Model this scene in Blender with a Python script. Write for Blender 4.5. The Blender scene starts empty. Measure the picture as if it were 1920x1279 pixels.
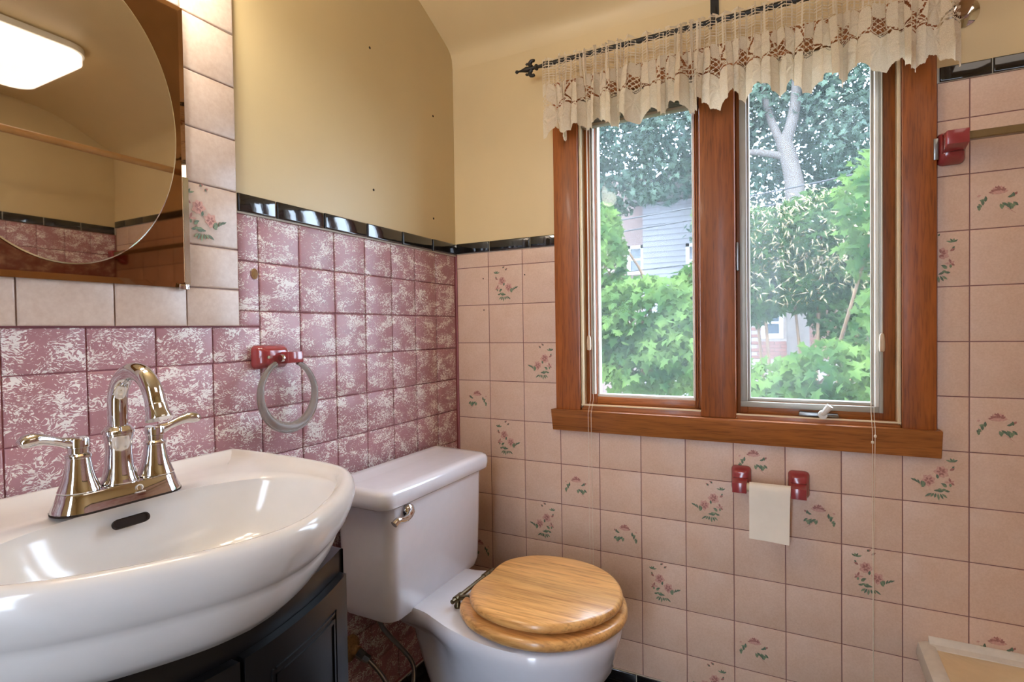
import bpy, bmesh, math, random
import numpy as np
from mathutils import Vector, Matrix

random.seed(7); rng = np.random.default_rng(7)
sc = bpy.context.scene
COL = sc.collection
R = math.radians

# ------------------------------------------------------------------ camera
def make_camera():
    yaw, pitch, roll = R(-27.401), R(-1.133), R(-0.844)
    fwd = Vector((math.sin(yaw)*math.cos(pitch), math.cos(yaw)*math.cos(pitch), math.sin(pitch)))
    right = Vector((math.cos(yaw), -math.sin(yaw), 0)); up = right.cross(fwd)
    r = right*math.cos(roll)+up*math.sin(roll); u = -right*math.sin(roll)+up*math.cos(roll)
    cd = bpy.data.cameras.new('camera'); cam = bpy.data.objects.new('camera', cd); COL.objects.link(cam)
    m = Matrix((r, u, -fwd)).transposed().to_4x4(); m.translation = Vector((1.031, -1.581, 1.05))
    cam.matrix_world = m
    cd.sensor_width = 36; cd.lens = 1029.5/1920*36; cd.clip_start = 0.02; cd.clip_end = 200
    sc.camera = cam
make_camera()

# ------------------------------------------------------------------ world, sun, exposure
w = bpy.data.worlds.new('overcast_sky'); sc.world = w; w.use_nodes = True
bg = w.node_tree.nodes['Background']
bg.inputs['Color'].default_value = (0.77, 0.91, 1.13, 1); bg.inputs['Strength'].default_value = 7.2
sd = bpy.data.lights.new('hazy_sun', 'SUN'); sd.energy = 1.6; sd.angle = R(12); sd.color = (1, 0.95, 0.86)
so = bpy.data.objects.new('hazy_sun', sd); COL.objects.link(so)
so.rotation_euler = (R(38), R(-14), 0)      # high, from the house side, onto the garden
sc.view_settings.view_transform = 'Standard'; sc.view_settings.look = 'None'
sc.view_settings.exposure = 0.92; sc.view_settings.gamma = 1.0; sc.view_settings.use_curve_mapping = False
LAMP = 33.0        # radiance of the vanity lamp's bulbs
CEIL = 1.0         # radiance of the ceiling lamp's lens

# ------------------------------------------------------------------ materials
def lin(c):
    return tuple(((x/255)/12.92 if x/255 <= .04045 else ((x/255+.055)/1.055)**2.4) for x in c)
class NT:
    def __init__(s, name):
        s.m = bpy.data.materials.new(name); s.m.use_nodes = True; s.t = s.m.node_tree
        s.b = s.t.nodes['Principled BSDF']; s.out = s.t.nodes['Material Output']
    def n(s, typ, **kw):
        x = s.t.nodes.new(typ)
        for k, v in kw.items():
            if k.startswith('i_'):
                x.inputs[k[2:].replace('_', ' ')].default_value = v
            else: setattr(x, k, v)
        return x
    def l(s, a, b): s.t.links.new(a, b)
    def pos(s, scale=(1,1,1), rot=(0,0,0), obj=False):
        g = s.n('ShaderNodeTexCoord').outputs['Object'] if obj else s.n('ShaderNodeNewGeometry').outputs['Position']
        mp = s.n('ShaderNodeMapping'); mp.inputs['Scale'].default_value = scale; mp.inputs['Rotation'].default_value = rot
        s.l(g, mp.inputs['Vector']); return mp.outputs['Vector']
    def noise(s, vec, scale, detail=3, dist=0, rough=.55):
        x = s.n('ShaderNodeTexNoise', i_Scale=scale, i_Detail=detail, i_Distortion=dist, i_Roughness=rough)
        s.l(vec, x.inputs['Vector']); return x.outputs['Fac']
    def ramp(s, fac, stops):
        x = s.n('ShaderNodeValToRGB'); e = x.color_ramp.elements
        while len(e) < len(stops): e.new(.5)
        for i, (p, c) in enumerate(stops):
            e[i].position = p; e[i].color = (*c, 1) if len(c) == 3 else c
        s.l(fac, x.inputs['Fac']); return x.outputs['Color']
    def mix(s, fac, a, b, blend='MIX'):
        x = s.n('ShaderNodeMix', data_type='RGBA', blend_type=blend)
        for sock, v in ((x.inputs['Factor'], fac), (x.inputs['A'], a), (x.inputs['B'], b)):
            if hasattr(v, 'links') or isinstance(v, bpy.types.NodeSocket): s.l(v, sock)
            elif isinstance(v, (int, float)): sock.default_value = v
            else: sock.default_value = (*v, 1)
        return x.outputs['Result']
    def mul(s, a, b):
        x = s.n('ShaderNodeMath', operation='MULTIPLY')
        for i, v in enumerate((a, b)):
            if isinstance(v, (int, float)): x.inputs[i].default_value = v
            else: s.l(v, x.inputs[i])
        return x.outputs[0]
    def bump(s, h, strength=.3, dist=.002):
        x = s.n('ShaderNodeBump', i_Strength=strength, i_Distance=dist); s.l(h, x.inputs['Height'])
        s.l(x.outputs['Normal'], s.b.inputs['Normal'])
    def color(s, c):
        if isinstance(c, bpy.types.NodeSocket): s.l(c, s.b.inputs['Base Color'])
        else: s.b.inputs['Base Color'].default_value = (*c, 1)
    def set(s, **kw):
        for k, v in kw.items(): s.b.inputs[k.replace('_', ' ')].default_value = v
        return s
def plain(name, rgb, rough=.5, metal=0, coat=0, vary=.06, vscale=30, **kw):
    t = NT(name); c = lin(rgb); p = t.pos()
    f = t.noise(p, vscale, 3)
    t.color(t.ramp(f, [(.3, tuple(x*(1-vary) for x in c)), (.7, tuple(min(1, x*(1+vary)) for x in c))]))
    t.set(Roughness=rough, Metallic=metal, Coat_Weight=coat, Coat_Roughness=.05, **kw); return t.m

M = {}
def paint(name, rgb):
    t = NT(name); c = lin(rgb); p = t.pos()
    f = t.noise(p, 2.2, 4)
    t.color(t.ramp(f, [(.25, tuple(x*.93 for x in c)), (.75, tuple(x*1.05 for x in c))]))
    t.bump(t.noise(p, 420, 2), .12, .0008); t.set(Roughness=.42); return t.m
M['paint'] = paint('wall_paint', (209, 187, 141)); M['ceiling'] = paint('wall_paint_lit', (223, 197, 149))  # ceiling is the wall paint lightened, light on ceiling and window wall painted in
def tile_beige():
    t = NT('beige_tile_glaze'); p = t.pos()
    sp = t.noise(p, 260, 3); cl = t.noise(p, 16, 3)
    a = t.ramp(sp, [(.32, lin((209, 174, 149))), (.68, lin((226, 195, 173)))])
    b = t.ramp(cl, [(.3, lin((212, 176, 149))), (.75, lin((224, 196, 176)))])
    t.color(t.mix(.5, a, b)); t.bump(sp, .10, .0006); t.set(Roughness=.36); return t.m
M['beige'] = tile_beige()
def tile_pale():
    t = NT('pale_tile_glaze'); p = t.pos()
    sp = t.noise(p, 120, 4); cl = t.noise(p, 14, 3)
    a = t.ramp(sp, [(.32, lin((194, 168, 150))), (.68, lin((214, 194, 178)))])
    b = t.ramp(cl, [(.3, lin((194, 170, 150))), (.75, lin((214, 196, 182)))])
    t.color(t.mix(.5, a, b)); t.bump(sp, .08, .0005); t.set(Roughness=.28); return t.m
M['pale'] = tile_pale()
def tile_pink():
    t = NT('pink_marbled_glaze')
    p = t.pos()
    warp = t.n('ShaderNodeTexNoise', i_Scale=30.0, i_Detail=2.0); t.l(p, warp.inputs['Vector'])
    mv = t.n('ShaderNodeMix', data_type='VECTOR'); mv.inputs['Factor'].default_value = .035
    t.l(p, mv.inputs['A']); t.l(warp.outputs['Color'], mv.inputs['B'])
    mp = t.n('ShaderNodeMapping'); mp.inputs['Rotation'].default_value = (R(32), 0, 0); mp.inputs['Scale'].default_value = (1, 1, 2.3)
    t.l(mv.outputs['Result'], mp.inputs['Vector'])
    f = t.noise(mp.outputs['Vector'], 185, 2.5, .7)
    mp2 = t.n('ShaderNodeMapping'); mp2.inputs['Rotation'].default_value = (R(20), 0, 0); mp2.inputs['Scale'].default_value = (1, 1, 1.7)
    t.l(p, mp2.inputs['Vector'])
    clump = t.noise(mp2.outputs['Vector'], 19, 3, .5)
    add = t.n('ShaderNodeMath', operation='MULTIPLY_ADD'); t.l(clump, add.inputs[0]); add.inputs[1].default_value = .75; t.l(f, add.inputs[2])
    k = t.ramp(add.outputs[0], [(.93, (0,0,0)), (.955, (1,1,1))])
    base = t.ramp(t.noise(p, 9, 3), [(.3, lin((168, 120, 123))), (.7, lin((181, 133, 138)))])
    t.color(t.mix(k, base, lin((238, 230, 224)))); t.bump(k, .25, .0006)
    t.set(Roughness=.34); return t.m
M['pink'] = tile_pink()
def black_gloss(name, spec=False, rough=.09):
    t = NT(name); p = t.pos(); f = t.noise(p, 60, 3)
    if spec:
        s_ = t.noise(p, 170, 2); k = t.ramp(s_, [(.68, (0,0,0)), (.72, (1,1,1))])
        t.color(t.mix(k, (.006,.006,.007), (.10,.08,.05)))
    else: t.color(t.ramp(f, [(.3, (.006,.006,.007)), (.7, (.012,.012,.014))]))
    t.bump(t.noise(p, 45, 2), .12, .002); t.set(Roughness=rough, IOR=1.6, Coat_Weight=.5, Coat_Roughness=.03); return t.m
M['black_tile'] = black_gloss('black_glazed_tile'); M['black_floor'] = black_gloss('black_speckled_floor', True, .25)
M['black_lacquer'] = plain('black_lacquer', (20, 20, 22), .3, vary=.2, vscale=5, IOR=1.35)
M['grout'] = plain('mauve_grout', (138, 98, 94), .8)
M['pink_grout'] = plain('pink_grout', (160, 98, 104), .7)
M['pale_grout'] = plain('grey_pink_grout', (158, 132, 124), .8)
M['white_grout'] = plain('white_grout', (206, 198, 180), .8)
M['ceramic'] = plain('white_ceramic', (232, 228, 224), .13, coat=.15, vary=.015)
M['ceramic_t'] = plain('white_vitreous_china', (230, 229, 236), .12, coat=.5, vary=.015)
M['enamel'] = plain('cream_tub_enamel', (232, 208, 168), .25, vary=.03)
M['caulk'] = plain('white_caulk', (222, 214, 202), .6, vary=.05, vscale=60)
M['chrome'] = plain('chrome', (214, 214, 216), .06, 1, vary=.02)
M['steel'] = plain('dull_steel', (150, 150, 148), .3, 1, vary=.1)
M['brass_old'] = plain('aged_brass', (120, 108, 84), .35, 1, vary=.2)
M['bar_brown'] = plain('bronze_tinted_bar', (122, 98, 62), .28, vary=.1)
M['iron'] = plain('dark_wrought_iron', (44, 40, 34), .45, .3, vary=.2)
M['red'] = plain('dusty_red_glaze', (152, 60, 62), .16, coat=.4, vary=.08)
M['mirror'] = plain('mirror_silver', (226, 220, 210), .015, 1, vary=.01)
M['mirror_tint'] = plain('bronze_tinted_mirror', (158, 122, 92), .03, 1, vary=.08, vscale=14)
M['mirror_edge'] = plain('mirror_ground_edge', (222, 226, 216), .12, 1, vary=.02)
M['hole'] = plain('dark_hole', (40, 26, 18), .9)
M['stain'] = plain('glue_stain', (140, 104, 60), .8, vary=.3, vscale=200)
M['paper'] = plain('tissue_paper', (242, 232, 216), .9, vary=.02)
M['cord'] = plain('white_cord', (226, 212, 190), .7)
M['tassel'] = plain('beige_plastic', (206, 180, 150), .4)
M['alu'] = plain('grey_aluminium', (168, 164, 152), .35, .2, vary=.05)
M['white_vinyl'] = plain('white_vinyl', (226, 222, 212), .4, vary=.03)
M['cream_jamb'] = plain('cream_lit_jamb_and_roller', (226, 206, 168), .5, vary=.05)  # roller's own cream; on the jamb stops the light is painted in
M['blind'] = plain('grey_blind_slat', (150, 138, 118), .5, vary=.06)
M['rod_wood'] = plain('tan_rod', (186, 142, 92), .4, vary=.08)
M['print_green'] = plain('green_print', (122, 138, 106), .5, vary=.25, vscale=300)
M['print_dark'] = plain('dark_green_print', (96, 114, 92), .5, vary=.25, vscale=300)
M['print_rose'] = plain('rose_print', (166, 112, 102), .5, vary=.25, vscale=300)
M['print_pale'] = plain('pale_rose_print', (204, 156, 140), .5, vary=.15, vscale=300)
M['logo'] = plain('pale_logo_print', (226, 222, 214), .4)
def wood(name, a, b, axis, scale=1.0, rough=.3, coat=.35, obj=False, ring=26):
    t = NT(name); sca = [1, 1, 1]; sca[axis] = .07
    p = t.pos(tuple(sca), obj=obj)
    f = t.noise(p, 38*scale, 4, 1.2); g = t.noise(p, ring*9*scale, 3, .3)
    big = t.noise(p, 9*scale, 2, .8)
    c1 = t.ramp(f, [(.32, lin(a)), (.66, lin(b))])
    c2 = t.ramp(g, [(.36, tuple(x*.62 for x in lin(a))), (.52, lin(b))])
    c3 = t.mix(.38, c1, c2)
    c4 = t.ramp(big, [(.3, (.78,.78,.78)), (.65, (1.08,1.08,1.08))])
    t.color(t.mix(1.0, c3, c4, 'MULTIPLY')); t.bump(g, .10, .0006); t.set(Roughness=rough, Coat_Weight=coat, Coat_Roughness=.12); return t.m
M['pine_z'] = wood('stained_pine_upright', (126, 64, 20), (168, 92, 34), 2, rough=.45, coat=.06)
M['pine_x'] = wood('stained_pine_level', (140, 78, 32), (186, 112, 50), 0, rough=.42, coat=.12)
M['oak'] = wood('oak_seat', (190, 126, 62), (236, 180, 110), 0, 1.1, .32, .3, ring=16)
def glass():
    t = NT('dusty_window_glass'); t.t.nodes.remove(t.b)
    tr = t.n('ShaderNodeBsdfTransparent'); tr.inputs['Color'].default_value = (.95, .97, .97, 1)
    gl = t.n('ShaderNodeBsdfGlossy', i_Roughness=.02); gl.inputs['Color'].default_value = (1,1,1,1)
    df = t.n('ShaderNodeBsdfTranslucent'); df.inputs['Color'].default_value = (.9, .93, .96, 1)
    p = t.pos(); d = t.noise(p, 5.5, 4, .6); dirt = t.ramp(d, [(.36, (.013,)*3), (.85, (.030,)*3)])
    m1 = t.n('ShaderNodeMixShader'); t.l(dirt, m1.inputs['Fac']); t.l(tr.outputs[0], m1.inputs[1]); t.l(df.outputs[0], m1.inputs[2])
    m2 = t.n('ShaderNodeMixShader'); m2.inputs['Fac'].default_value = .004; t.l(m1.outputs[0], m2.inputs[1]); t.l(gl.outputs[0], m2.inputs[2])
    t.l(m2.outputs[0], t.out.inputs['Surface']); return t.m
M['glass'] = glass()
def clear_plastic():
    t = NT('smoky_clear_acrylic'); t.color((.46,.43,.39)); t.set(Roughness=.05, Transmission_Weight=.65, IOR=1.25); return t.m
M['acrylic'] = clear_plastic()
def lace():
    t = NT('cream_lace'); t.t.nodes.remove(t.b); p = t.pos()
    c = t.ramp(t.noise(p, 700, 2), [(.3, lin((214, 196, 168))), (.7, lin((240, 226, 200)))])
    d = t.n('ShaderNodeBsdfDiffuse'); tl = t.n('ShaderNodeBsdfTranslucent'); t.l(c, d.inputs['Color']); t.l(c, tl.inputs['Color'])
    m = t.n('ShaderNodeMixShader'); m.inputs['Fac'].default_value = .24; t.l(d.outputs[0], m.inputs[1]); t.l(tl.outputs[0], m.inputs[2])
    t.l(m.outputs[0], t.out.inputs['Surface']); return t.m
M['lace'] = lace()
def emit(name, rgb, s):
    t = NT(name); t.color(rgb); t.set(Emission_Strength=s); t.b.inputs['Emission Color'].default_value = (*rgb, 1); return t.m
M['bulb'] = emit('lit_bulb_glass', (1.0, .90, .75), LAMP)
M['lens'] = emit('ceiling_lamp_lens', (1.0, .88, .76), CEIL)
EXT = .46
def leafmat(name, a, b, scale=3.0):
    t = NT(name); t.t.nodes.remove(t.b); p = t.pos()
    c = t.ramp(t.noise(p, scale, 4), [(.35, tuple(x*EXT for x in lin(a))), (.65, tuple(x*EXT for x in lin(b)))])
    d = t.n('ShaderNodeBsdfDiffuse'); tl = t.n('ShaderNodeBsdfTranslucent'); t.l(c, d.inputs['Color']); t.l(c, tl.inputs['Color'])
    m = t.n('ShaderNodeMixShader'); m.inputs['Fac'].default_value = .4; t.l(d.outputs[0], m.inputs[1]); t.l(tl.outputs[0], m.inputs[2])
    t.l(m.outputs[0], t.out.inputs['Surface']); return t.m
M['leaf_maple'] = leafmat('maple_leaf', (58, 94, 50), (128, 158, 86))
M['leaf_hazed'] = leafmat('hazed_tree_leaf', (84, 108, 98), (122, 144, 124), 1.5)  # distance haze put into the leaf colour, lighter and greyer
M['leaf_vine'] = leafmat('vine_leaf', (54, 88, 50), (100, 128, 76))
M['seed'] = leafmat('dry_seed_tuft', (196, 178, 140), (232, 218, 182))
M['bark'] = plain('grey_bark', (74, 67, 63), .9, vary=.14, vscale=9)
M['twig'] = plain('brown_twig', (92, 72, 54), .9, vary=.3)
M['siding'] = plain('white_siding', (106, 104, 108), .7, vary=.05, vscale=3)
M['mauve'] = plain('mauve_stucco', (104, 88, 84), .9, vary=.1, vscale=4)
M['brick'] = plain('red_brick', (98, 66, 58), .9, vary=.2, vscale=6)
M['mortar'] = plain('mortar', (112, 102, 96), .9)
M['dark_glass'] = plain('dark_house_glass', (58, 64, 70), .1)
M['white_trim'] = plain('white_house_trim', (176, 174, 172), .6)
M['roof'] = plain('grey_shingle', (72, 68, 66), .9, vary=.2, vscale=8)
M['lawn'] = leafmat('lawn', (70, 96, 50), (110, 134, 76), 2)
M['wire'] = plain('black_wire', (40, 40, 42), .6)

# ------------------------------------------------------------------ mesh helpers
class MB:
    def __init__(s): s.v = []; s.f = []; s.mi = []
    def add(s, vs, fs, mi=0):
        o = len(s.v); s.v += [tuple(map(float, p)) for p in vs]
        s.f += [tuple(i+o for i in f) for f in fs]; s.mi += [mi]*len(fs); return s
    def box(s, x0, x1, y0, y1, z0, z1, mi=0):
        return s.add([(x0,y0,z0),(x1,y0,z0),(x1,y1,z0),(x0,y1,z0),(x0,y0,z1),(x1,y0,z1),(x1,y1,z1),(x0,y1,z1)],
              [(0,3,2,1),(4,5,6,7),(0,1,5,4),(1,2,6,5),(2,3,7,6),(3,0,4,7)], mi)
    def loft(s, loops, cap0=True, cap1=True, mi=0, closed=True):
        n = len(loops[0]); vs = [p for l in loops for p in l]; fs = []
        for i in range(len(loops)-1):
            for j in range(n if closed else n-1):
                k = (j+1) % n; fs.append((i*n+j, i*n+k, (i+1)*n+k, (i+1)*n+j))
        if cap0: fs.append(tuple(range(n))[::-1])
        if cap1: fs.append(tuple((len(loops)-1)*n+j for j in range(n)))
        return s.add(vs, fs, mi)
    def lathe(s, prof, c, axis='z', n=32, cap=True, mi=0):
        loops = []
        for r, h in prof:
            l = []
            for j in range(n):
                a = 2*math.pi*j/n; p, q = r*math.cos(a), r*math.sin(a)
                d = {'z': (p, q, h), 'x': (h, p, q), 'y': (q, h, p)}[axis]
                l.append((c[0]+d[0], c[1]+d[1], c[2]+d[2]))
            loops.append(l)
        return s.loft(loops, cap, cap, mi)
    def tube(s, pts, r, n=12, cap=True, mi=0, flat=None):
        P = [Vector(p) for p in pts]; rs = r if hasattr(r, '__len__') else [r]*len(P); loops = []
        up = None
        for i, p in enumerate(P):
            d = (P[min(i+1, len(P)-1)]-P[max(i-1, 0)]).normalized()
            if up is None: up = Vector((0,0,1)) if abs(d.z) < .9 else Vector((1,0,0))
            a = d.cross(up).normalized(); b = a.cross(d).normalized(); up = b
            fl = flat[i] if flat else 1
            loops.append([tuple(p+a*rs[i]*math.cos(2*math.pi*j/n)+b*rs[i]*fl*math.sin(2*math.pi*j/n)) for j in range(n)])
        return s.loft(loops, cap, cap, mi)
    def prism(s, poly, a0, a1, axis='y', mi=0):
        f = {'y': lambda p, a: (p[0], a, p[1]), 'x': lambda p, a: (a, p[0], p[1]), 'z': lambda p, a: (p[0], p[1], a)}[axis]
        return s.loft([[f(p, a0) for p in poly], [f(p, a1) for p in poly]], True, True, mi)
    def xform(s, fn): s.v = [tuple(fn(Vector(p))) for p in s.v]; return s
    def mesh(s, name, mats, bevel=0, seg=2, smooth=35, sub=0):
        me = bpy.data.meshes.new(name); me.from_pydata(s.v, [], s.f)
        for m in (mats if isinstance(mats, (list, tuple)) else [mats]): me.materials.append(m)
        me.polygons.foreach_set('material_index', s.mi)
        bm = bmesh.new(); bm.from_mesh(me)
        bmesh.ops.recalc_face_normals(bm, faces=bm.faces)
        if bevel:
            es = [e for e in bm.edges if len(e.link_faces) == 2 and e.calc_face_angle(0) > R(32)]
            bmesh.ops.bevel(bm, geom=es, offset=bevel, segments=seg, profile=.5, affect='EDGES', clamp_overlap=True)
        bm.to_mesh(me); bm.free()
        if smooth:
            me.polygons.foreach_set('use_smooth', [True]*len(me.polygons)); me.set_sharp_from_angle(angle=R(smooth))
        me.update(); return me
    def obj(s, name, mats, parent=None, bevel=0, seg=2, smooth=35, **tags):
        return link(name, s.mesh(name, mats, bevel, seg, smooth), parent, **tags)
def tag(o, label=None, cat=None, group=None, kind=None):
    if label: o['label'] = label
    if cat: o['category'] = cat
    if group: o['group'] = group
    if kind: o['kind'] = kind
    return o
def link(name, me, parent=None, loc=None, rot=None, local=False, **tags):
    o = bpy.data.objects.new(name, me); COL.objects.link(o)
    if parent is not None:
        o.parent = parent
        if not local: o.matrix_parent_inverse = WM[parent].inverted()
    if loc is not None: o.location = loc
    if rot is not None: o.rotation_euler = rot
    WM[o] = (WM[parent] if (parent is not None and local) else Matrix()) @ (Matrix.Translation(loc or (0,0,0)) @ (Matrix.Rotation(0,4,'X') if rot is None else __import__('mathutils').Euler(rot).to_matrix().to_4x4()))
    return tag(o, **tags)
WM = {}
def thing(name, loc, label, cat, group=None, kind=None):
    return link(name, None, None, loc=loc, label=label, cat=cat, group=group, kind=kind)
def spline(pts, n, closed=False):
    """Catmull-Rom through pts, n samples per span"""
    P = [np.array(p, float) for p in pts]; m = len(P); out = []
    for i in range(m if closed else m-1):
        g = (lambda k: P[k % m]) if closed else (lambda k: P[min(max(k, 0), m-1)])
        p0, p1, p2, p3 = g(i-1), g(i), g(i+1), g(i+2)
        for k in range(n):
            t = k/n
            out.append(.5*(2*p1+(p2-p0)*t+(2*p0-5*p1+4*p2-p3)*t*t+(3*p1-p0-3*p2+p3)*t**3))
    if not closed: out.append(P[-1])
    return out
def resample(pts, n):
    """n points evenly spaced by length on a closed polyline"""
    P = np.array(list(pts)+[pts[0]], float); d = np.r_[0, np.cumsum(np.linalg.norm(np.diff(P, axis=0), axis=1))]
    t = np.linspace(0, d[-1], n, endpoint=False)
    return [tuple(np.interp(t, d, P[:, k])[i] for k in range(P.shape[1])) for i in range(n)]
# ================================================================== the room
W, YF = 2.12, -2.6                     # room: x 0..W, y YF..0 ; window wall at y = 0
COVE = [(0, 1.93), (-.004, 1.965), (-.014, 1.982), (-.028, 1.995), (-.056, 2.010), (-.10, 2.032), (-.143, 2.053), (-.19, 2.075), (-.25, 2.098), (-.33, 2.115), (-.45, 2.125), (YF, 2.13)]
ST = dict(kind='structure')
floor = MB().box(-.12, W+.12, YF-1.3, .12, -.08, 0).obj('floor', M['black_floor'], **ST)
ceil = MB().loft([[(-.0, y, z) for y, z in COVE], [(W, y, z) for y, z in COVE], [(W, y, z+.1) for y, z in COVE], [(0, y, z+.1) for y, z in COVE]], False, False, closed=False).obj('ceiling', M['ceiling'], smooth=40, **ST)
wall_left = MB().box(-.12, 0, YF-.1, .12, 0, 2.25).obj('wall_left', [M['paint']], **ST)
DX0, DX1 = .62, .93                 # added unseen opening behind the camera, lets sky in as fill light
wall_right = MB().box(W, W+.12, YF-.1, .12, 0, 2.25).obj('wall_right', [M['paint']], **ST)
wf = MB(); wf.box(0, DX0, YF-.1, YF, 0, 2.25); wf.box(DX1, W, YF-.1, YF, 0, 2.25); wf.box(DX0, DX1, YF-.1, YF, 2.03, 2.25)
wall_front = wf.obj('wall_front', M['paint'], **ST)
OX0, OX1, OZ0, OZ1 = .440, 1.262, .79, 1.75       # opening in the window wall
wb = MB(); wb.box(0, OX0, 0, .12, 0, 2.1); wb.box(OX1, W, 0, .12, 0, 2.1); wb.box(OX0, OX1, 0, .12, 0, OZ0); wb.box(OX0, OX1, 0, .12, OZ1, 2.1)
wall_back = wb.obj('wall_back', M['ceiling'], **ST)
# door leaf of the added fill-light opening, standing open outside the room
d1 = MB().box(DX0-.045, DX0-.005, YF-.62, YF-.10, 0.01, 2.02).obj('added_door_1', M['white_trim'], bevel=.003, **ST)
for zz in ((.2, .9), (1.05, 1.85)):
    MB().box(DX0-.005, DX0+.002, YF-.54, YF-.18, *zz).obj('door_panel', M['white_trim'], d1, bevel=.004)
MB().lathe([(.0, 0), (.012, 0), (.012, .03), (.028, .035), (.028, .06), (.0, .065)], (DX0-.005, YF-.58, 1.0), 'x', 20).obj('door_knob', M['brass_old'], d1)

# ---- tiles: one shared mesh per size; a tile is a bevelled plate standing proud of the grout
_tc = {}
def tile_mesh(w_, h_, d, b, mat, plane, name='tile'):
    key = (round(w_, 4), round(h_, 4), d, b, mat.name, plane)
    if key in _tc: return _tc[key]
    def q(hx, hz, t): return [(-hx, -hz, t), (hx, -hz, t), (hx, hz, t), (-hx, hz, t)]
    loops = [q(w_/2, h_/2, 0), q(w_/2, h_/2, d-b*.7), q(w_/2-b*.35, h_/2-b*.35, d-b*.2), q(w_/2-b, h_/2-b, d)]
    m = MB().loft(loops)
    fn = {'back': lambda p: (p.x, -p.z, p.y), 'left': lambda p: (p.z, p.x, p.y), 'right': lambda p: (-p.z, p.x, p.y)}[plane]
    m.xform(fn); me = m.mesh(name, mat, smooth=50); _tc[key] = me; return me
def tile(wall, plane, a0, a1, z0, z1, mat, d=.002, b=.0012, gap=.0016, name='tile', tilt=0, off=0):
    """a = x on the back wall, y on the side walls"""
    w_, h_ = a1-a0-gap, z1-z0-gap
    if w_ < .004 or h_ < .004: return None
    c = ((a0+a1)/2, (z0+z1)/2); loc = {'back': (c[0], -off, c[1]), 'left': (off, c[0], c[1]), 'right': (W-off, c[0], c[1])}[plane]
    rot = None
    if tilt: rot = (random.gauss(0, tilt), random.gauss(0, tilt), random.gauss(0, tilt))
    return link(name, tile_mesh(w_, h_, d, b, mat, plane, name), wall, loc=loc, rot=rot)

# ---- window wall: beige tiles with mauve joints
U = .125
gx = [(.027+c)*U for c in range(0, 18)]
gz = lambda r: (3.936-r*1.0071+6.15)*U
BASE = .034
MB().box(.001, .372, -.0012, 0, BASE-.02, 1.312).box(1.316, W-.002, -.0012, 0, BASE-.02, 1.602).box(.372, 1.316, -.0012, 0, BASE-.02, .78).obj('grout', M['grout'], wall_back, smooth=0)
cells = {}
for r in range(-3, 11):
    z1, z0 = gz(r), gz(r+1)
    for c in range(-1, 17):
        x0 = gx[c] if c >= 0 else -.1; x1 = gx[c+1]
        x0 = max(x0, .006); x1 = min(x1, W-.008)
        if x1-x0 < .006: continue
        xa, xb = x0, x1
        za, zb = max(z0, BASE), z1
        if z0 > .74:                               # beside the window
            if x1 < .5: xb = min(x1, .371); zb = min(z1, 1.309)
            elif x0 > 1.2: xa = max(x0, 1.319); zb = min(z1, 1.600)
            else: continue
        if zb-za < .008 or xb-xa < .006: continue
        o = tile(wall_back, 'back', xa, xb, za, zb, M['beige'], d=.0024, b=.001, gap=.0022)
        if o: cells[(c, r)] = (o, x0, x1, z0, z1)
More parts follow.
